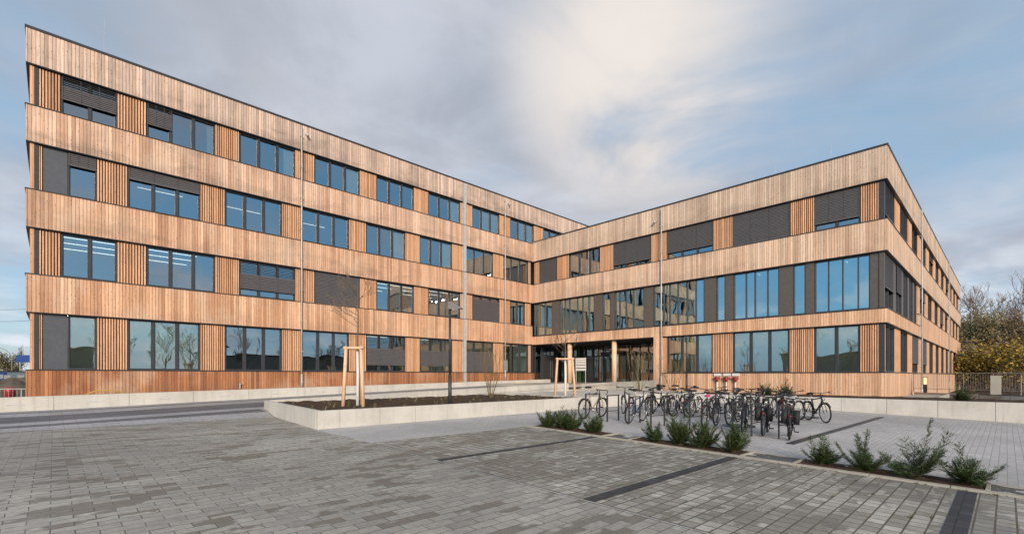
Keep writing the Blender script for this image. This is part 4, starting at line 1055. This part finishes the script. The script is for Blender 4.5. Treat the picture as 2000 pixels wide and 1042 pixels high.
# ------------------------------------------------------------------ background
def at(px, Z, z=None, py=None):
    """ground point seen in direction px at depth Z (metres)"""
    X = (px - 1000) / 930.3 * Z
    return Vector((CX, CY, 0)) + Rv * X + Fv * Z
def big_tree(px, Z, h, label, seed, leafmat=None, n_leaf=0, crown_r=3.5, spread=.55, twigmat=TWIG, leaf=.22, low=.25, depth=4, z=-1.0):
    p = at(px, Z); root = empty('tree', (p.x, p.y, z), label, 'tree', 'trees beyond the right wing'); rg = random.Random(seed)
    t = MB(); t.tube([(0, 0, -.2), (.1, 0, h * .3), (0, .1, h * .55)], [h * .016, h * .012, h * .008], 8); t.build('trunk', BARK, root)
    c_ = MB(); tips = []
    zz = h * low
    while zz < h * .62:
        a = rg.uniform(0, 2 * pi); L = h * .20 * rg.uniform(.8, 1.25)
        branchy(c_, (0, 0, zz), (cos(a), sin(a), 1.0), L, h * .006, depth, rg, .35, spread, (2, 3), 3, 4, tips, .018); zz += h * .05
    for k in range(3): branchy(c_, (0, 0, h * .55), (rg.uniform(-.3, .3), rg.uniform(-.3, .3), 1), h * .2, h * .008, depth, rg, .4, spread, (2, 3), 3, 4, tips, .018)
    c_.build('branches', twigmat, root)
    if leafmat is not None and n_leaf:
        f = MB()
        for k in range(n_leaf):
            q, d, dp = rg.choice(tips); o = Vector((rg.gauss(0, .45), rg.gauss(0, .45), rg.gauss(0, .4)))
            leafquad(f, q + o, Vector((rg.uniform(-1, 1), rg.uniform(-1, 1), rg.uniform(-.6, .6))), Vector((rg.uniform(-1, 1), rg.uniform(-1, 1), rg.uniform(-1, 1))), leaf * rg.uniform(.7, 1.4), leaf * 1.6)
        f.build('crown', leafmat, root)
    return root
def shrub_mass(px, Z, w, h, label, seed, leafmat, n, leaf=.2, name='autumn_shrub', z=-1.0):
    p = at(px, Z); root = empty(name, (p.x, p.y, z), label, 'shrub', 'shrubs beyond the right wing'); rg = random.Random(seed)
    st = MB(); f = MB(); tips = []
    for k in range(9):
        a = rg.uniform(0, 2 * pi); branchy(st, (rg.uniform(-w * .3, w * .3), rg.uniform(-w * .3, w * .3), 0), (cos(a) * .4, sin(a) * .4, 1), h * .42, .05, 3, rg, .3, .6, (2, 3), 3, 4, tips, .012)
    for k in range(n):
        q, d, dp = rg.choice(tips); o = Vector((rg.gauss(0, .35), rg.gauss(0, .35), rg.gauss(0, .3)))
        leafquad(f, q + o, Vector((rg.uniform(-1, 1), rg.uniform(-1, 1), rg.uniform(-.6, .3))), Vector((rg.uniform(-1, 1), rg.uniform(-1, 1), rg.uniform(-.2, 1))), leaf * rg.uniform(.7, 1.3), leaf * 1.5)
    st.build('stem', TWIG, root); f.build('foliage', leafmat, root)
big_tree(1906, 92, 17.0, 'tall bare tree rising above the olive trees beside the end facade', 1, None, 0, 4, .6, depth=5)
big_tree(1895, 70, 9.8, 'grey olive tree with thin leaves right beside the end facade', 2, OLIVE, 4200, 3, .5, TWIGY, .17)
big_tree(1925, 66, 9.6, 'olive green willow like tree in the middle of the wood edge', 3, OLIVE, 4800, 3, .5, TWIGY, .17)
big_tree(1955, 70, 9.8, 'brownish half bare tree right of the olive willow', 4, RUST, 2200, 3, .55, TWIG, .17)
big_tree(1990, 64, 9.4, 'brown leaved tree at the right edge of the picture', 5, RUST, 3000, 3, .5, TWIG, .17)
big_tree(2015, 84, 16.5, 'bare tree top cut by the right edge of the picture', 6, None, 0, 4, .6, depth=5)
big_tree(1880, 100, 12.5, 'bare tree half hidden by the end of the right wing', 7, None, 0, 4, .6, depth=5)
shrub_mass(1890, 58, 4, 5.2, 'green and yellow shrub beside the end facade corner', 11, OLIVE, 2600)
shrub_mass(1922, 54, 3.6, 4.4, 'bright golden shrub behind the railing pillar', 12, GOLD, 1900)
shrub_mass(1950, 57, 4.5, 6.0, 'golden brown shrub right of the railing pillar', 13, RUST, 2000)
shrub_mass(1972, 52, 4.5, 5.4, 'large yellow maple shrub behind the railing', 14, GOLD, 1900)
shrub_mass(2000, 52, 4.5, 5.6, 'yellow green shrub at the right edge of the picture', 15, GOLD, 1500)
m = MB(); rg = random.Random(5)
for k in range(16000):
    px = rg.uniform(1862, 2090); Z = rg.uniform(74, 92); p = at(px, Z); hh = abs(rg.gauss(0, 3.2)) % 8
    leafquad(m, (p.x, p.y, -1 + hh), Vector((rg.uniform(-1, 1), rg.uniform(-1, 1), rg.uniform(-.6, 1))), Vector((rg.uniform(-1, 1), rg.uniform(-1, 1), rg.uniform(-1, 1))), rg.uniform(.25, .5), .28)
tag(m.build('wood_undergrowth', RUST), kind='stuff')

# left edge: building site beyond the wall
pf = [at(-60, 25.0), at(50, 25.5)]
railing('site_fence', 'light metal bar fence left of the left wing above the low wall', [(pf[0].x, pf[0].y, .02), (pf[1].x, pf[1].y, .02)], .72, .19, ZINC, 0, 'fence')
b_ = empty('red_drum', at(19, 30).to_tuple(), 'red drum standing behind the site fence at the left edge', 'drum'); b_.location.z = -.06
m = MB(); m.tube([(0, 0, 0), (0, 0, .18), (0, 0, .2), (0, 0, .72), (0, 0, .78)], [.18, .18, .26, .26, .20], 16); m.build('drum', RED, b_, smooth=True)
m = MB(); m.ring((0, 0, .45), .265, .015, 'z', 20, 6); m.build('band', BLACK, b_)
rg = random.Random(8)
from mathutils import noise as mnz
def heap(px, Z, w, h, label, seed):
    p = at(px, Z); m = MB(); n = 18
    for i in range(n + 1):
        for j in range(n + 1):
            u = i / n * 2 - 1; v = j / n * 2 - 1; r = min(1, sqrt(u * u + v * v)); zz = h * (cos(pi * r) * .5 + .5) * (1 + .5 * mnz.noise(Vector((u * 3, v * 3, seed)))) - .05
            m.v.append((u * w, v * w, zz))
    for i in range(n):
        for j in range(n): a = i * (n + 1) + j; m.f.append((a, a + n + 1, a + n + 2, a + 1))
    o = m.build('earth_heap', DIRT); o.location = (p.x, p.y, -.06); tag(o, label, 'earth heap')
heap(10, 44, 4.5, 1.1, 'brown earth heap behind the red drum at the left edge', 3)
heap(38, 52, 4.0, 1.3, 'earth heap closest to the left corner of the building', 5)
def site_box(px, Z, w, d, h, mat, z, name, label, legs=True):
    p = at(px, Z); root = empty(name, (p.x, p.y, z), label, name.replace('_', ' ')); root.rotation_euler = (0, 0, -YAW)
    m = MB(); m.box(-w / 2, w / 2, 0, d, 0, h); m.build('body', mat, root)
    m = MB(); m.box(-w / 2 - .05, w / 2 + .05, -.05, d + .05, h, h + .08); m.build('roof', CAP, root)
    m = MB(); m.box(-w * .3, -w * .1, -.03, .0, h * .4, h * .75); m.box(w * .1, w * .3, -.03, .0, h * .4, h * .75); m.build('window', GALV, root)
site_box(28, 62, 4.4, 2.4, 1.5, plain('container_grey', (.10, .13, .15), .6), .4, 'site_container', 'dark grey site container beyond the earth heaps')
site_box(-4, 62, 2.4, 2.4, 1.6, BLUE, .4, 'site_cabin', 'blue site cabin cut by the left edge of the picture')
p = at(46, 75); bn = empty('billboard', (p.x, p.y, -.06), 'blue billboard on two posts beside the left corner of the building', 'billboard'); bn.rotation_euler = (0, 0, -YAW)
m = MB(); m.box(-1.25, 1.4, 0, .12, 3.6, 4.75); m.build('panel', BLUE, bn)
for x in (-.7, .8):
    m = MB(); m.tube([(x, .16, 0), (x, .16, 4.4)], .06, 8); m.build('post', GALV, bn)
p = at(14, 95); hs = empty('low_house', (p.x - 6, p.y, -.06), 'cream low house with an orange roof line at the left edge', 'house'); hs.rotation_euler = (0, 0, -YAW)
m = MB(); m.box(-7, 1, 0, 6, 0, 3.9); m.build('wall', CREAM, hs)
m = MB(); m.box(-7.2, 1.2, -.2, 6.2, 3.9, 4.15); m.build('roof', plain('roof_orange', (.35, .16, .08), .8), hs)
m = MB(); m.box(-5, -3.5, -.04, 0, 1.2, 2.6); m.box(-2, -.6, -.04, 0, 1.2, 2.6); m.build('window', FRAME, hs)
def site_tree(px, Z, h, label, seed, kind):
    p = at(px, Z); root = empty('tree', (p.x, p.y, -.06), label, 'tree', 'trees beyond the building site'); rg = random.Random(seed)
    t = MB(); t.tube([(0, 0, -.1), (0, 0, h * .4)], [h * .02, h * .012], 7); t.build('trunk', BARK, root)
    c_ = MB(); f = MB(); tips = []
    up = 1.2 if kind == 'poplar' else .25
    zz = h * .15
    while zz < h * .75:
        a = rg.uniform(0, 2 * pi); branchy(c_, (0, 0, zz), (cos(a), sin(a), 3.0 if kind == 'poplar' else .8), h * (.16 if kind == 'poplar' else .22), .04, 3, rg, up, .3 if kind == 'poplar' else .6, (2, 3), 3, 3, tips, .02); zz += h * .05
    c_.build('branches', TWIG, root)
    if kind != 'poplar':
        for k in range(1500):
            q, d, dp = rg.choice(tips); o = Vector((rg.gauss(0, .3), rg.gauss(0, .3), rg.gauss(0, .3)))
            leafquad(f, q + o, Vector((rg.uniform(-1, 1), rg.uniform(-1, 1), rg.uniform(-.6, .6))), Vector((rg.uniform(-1, 1), rg.uniform(-1, 1), 1)), .2, .3)
        f.build('crown', OLIVE, root)
site_tree(13, 88, 5.2, 'dark bushy tree left of the blue billboard', 3, 'bush')
site_tree(24, 92, 4.4, 'smaller bushy tree just left of the blue billboard', 5, 'bush')
site_tree(40, 130, 9.0, 'slim bare poplar above the blue billboard', 4, 'poplar')
p = at(23, 80); sl_ = empty('street_lamp', (p.x, p.y, -.06), 'distant street lamp with a long curved arm at the left edge', 'street lamp')
m = MB(); m.tube([(0, 0, 0), (0, 0, 4.3)] + [tuple(-Rv * (2.6 * (1 - cos(a))) + Vector((0, 0, 4.3 + 1.9 * sin(a)))) for a in [pi / 2 * k / 8 for k in range(1, 9)]], .05, 7); m.build('pole', GALV, sl_)
m = MB(); e = -Rv * 2.9 + Vector((0, 0, 6.2)); m.box(e.x - .3, e.x + .3, e.y - .15, e.y + .15, e.z - .06, e.z + .06); m.build('lamp_head', GALV, sl_)
a, b = at(-120, 150), at(110, 150)
pl = empty('power_line', (a.x, a.y, -.06), 'two thin overhead power cables crossing the sky at the left edge', 'power line')
for q in (a, b):
    o = q - a; m = MB(); m.tube([(o.x, o.y, 0), (o.x, o.y, 23.5)], .2, 8); m.build('pole', GALV, pl)
for zz in (19.3, 23.0):
    m = MB(); m.tube([((b - a) * t + Vector((0, 0, zz - .8 * sin(pi * t)))) for t in [k / 16 for k in range(17)]], .05, 5); m.build('cable', FRAME, pl)

# ------------------------------------------------------------------ the far side of the street behind the viewer, seen in the panes
rg = random.Random(3)
proto = None
def street_tree(x, y, s, label, seed):
    root = empty('tree', (x, y, -1.0), label, 'tree', 'bare trees across the street'); g_ = random.Random(seed); h = 11 * s
    t = MB(); t.tube([(0, 0, -.2), (0, 0, h * .5)], [.22, .12], 7); t.build('trunk', BARK, root)
    c_ = MB(); zz = h * .25
    while zz < h * .65:
        a = g_.uniform(0, 2 * pi); branchy(c_, (0, 0, zz), (cos(a), sin(a), 1.0), h * .2, .07, 4, g_, .35, .55, (2, 3), 3, 3, None, .02); zz += h * .06
    c_.build('branches', TWIG, root)
spots = [(-74, -86), (-57, -90), (-31, -92), (-14, -86), (2, -92), (17, -86), (33, -90), (-95, -40), (-99, -22), (-94, -4), (-66, -88), (-48, -92), (-40, -84), (-22, -90), (-8, -95), (10, -88), (24, -96), (-96, -50), (-100, -30), (-92, -14), (-98, 4), (-102, -66)]
for k, (x, y) in enumerate(spots): street_tree(x, y, rg.uniform(.75, 1.25), 'bare street tree behind the viewer, mirrored in the panes', 60 + k)
def hall(x, y, w, d, h, rz, label):
    root = empty('low_hall', (x, y, -1.0), label, 'hall'); root.rotation_euler = (0, 0, rz)
    m = MB(); m.box(-w / 2, w / 2, -d / 2, d / 2, 0, h); m.build('wall', plain('hall_wall', (.20, .20, .19), .85), root)
    m = MB(); m.box(-w / 2 - .3, w / 2 + .3, -d / 2 - .3, d / 2 + .3, h, h + .3); m.build('roof', CAP, root)
    for k in range(int(w / 6)):
        m = MB(); x0 = -w / 2 + 2 + 6 * k; m.box(x0, x0 + 2.4, d / 2, d / 2 + .05, 1.2, 2.8); m.build('window', FRAME, root)
hall(-52, -108, 56, 14, 8.2, 0, 'grey low hall across the street behind the viewer')
hall(30, -112, 60, 14, 7.6, 0, 'second grey hall across the street behind the viewer')
hall(-116, -22, 70, 14, 7.6, radians(-90), 'grey hall beyond the left lane behind the viewer')
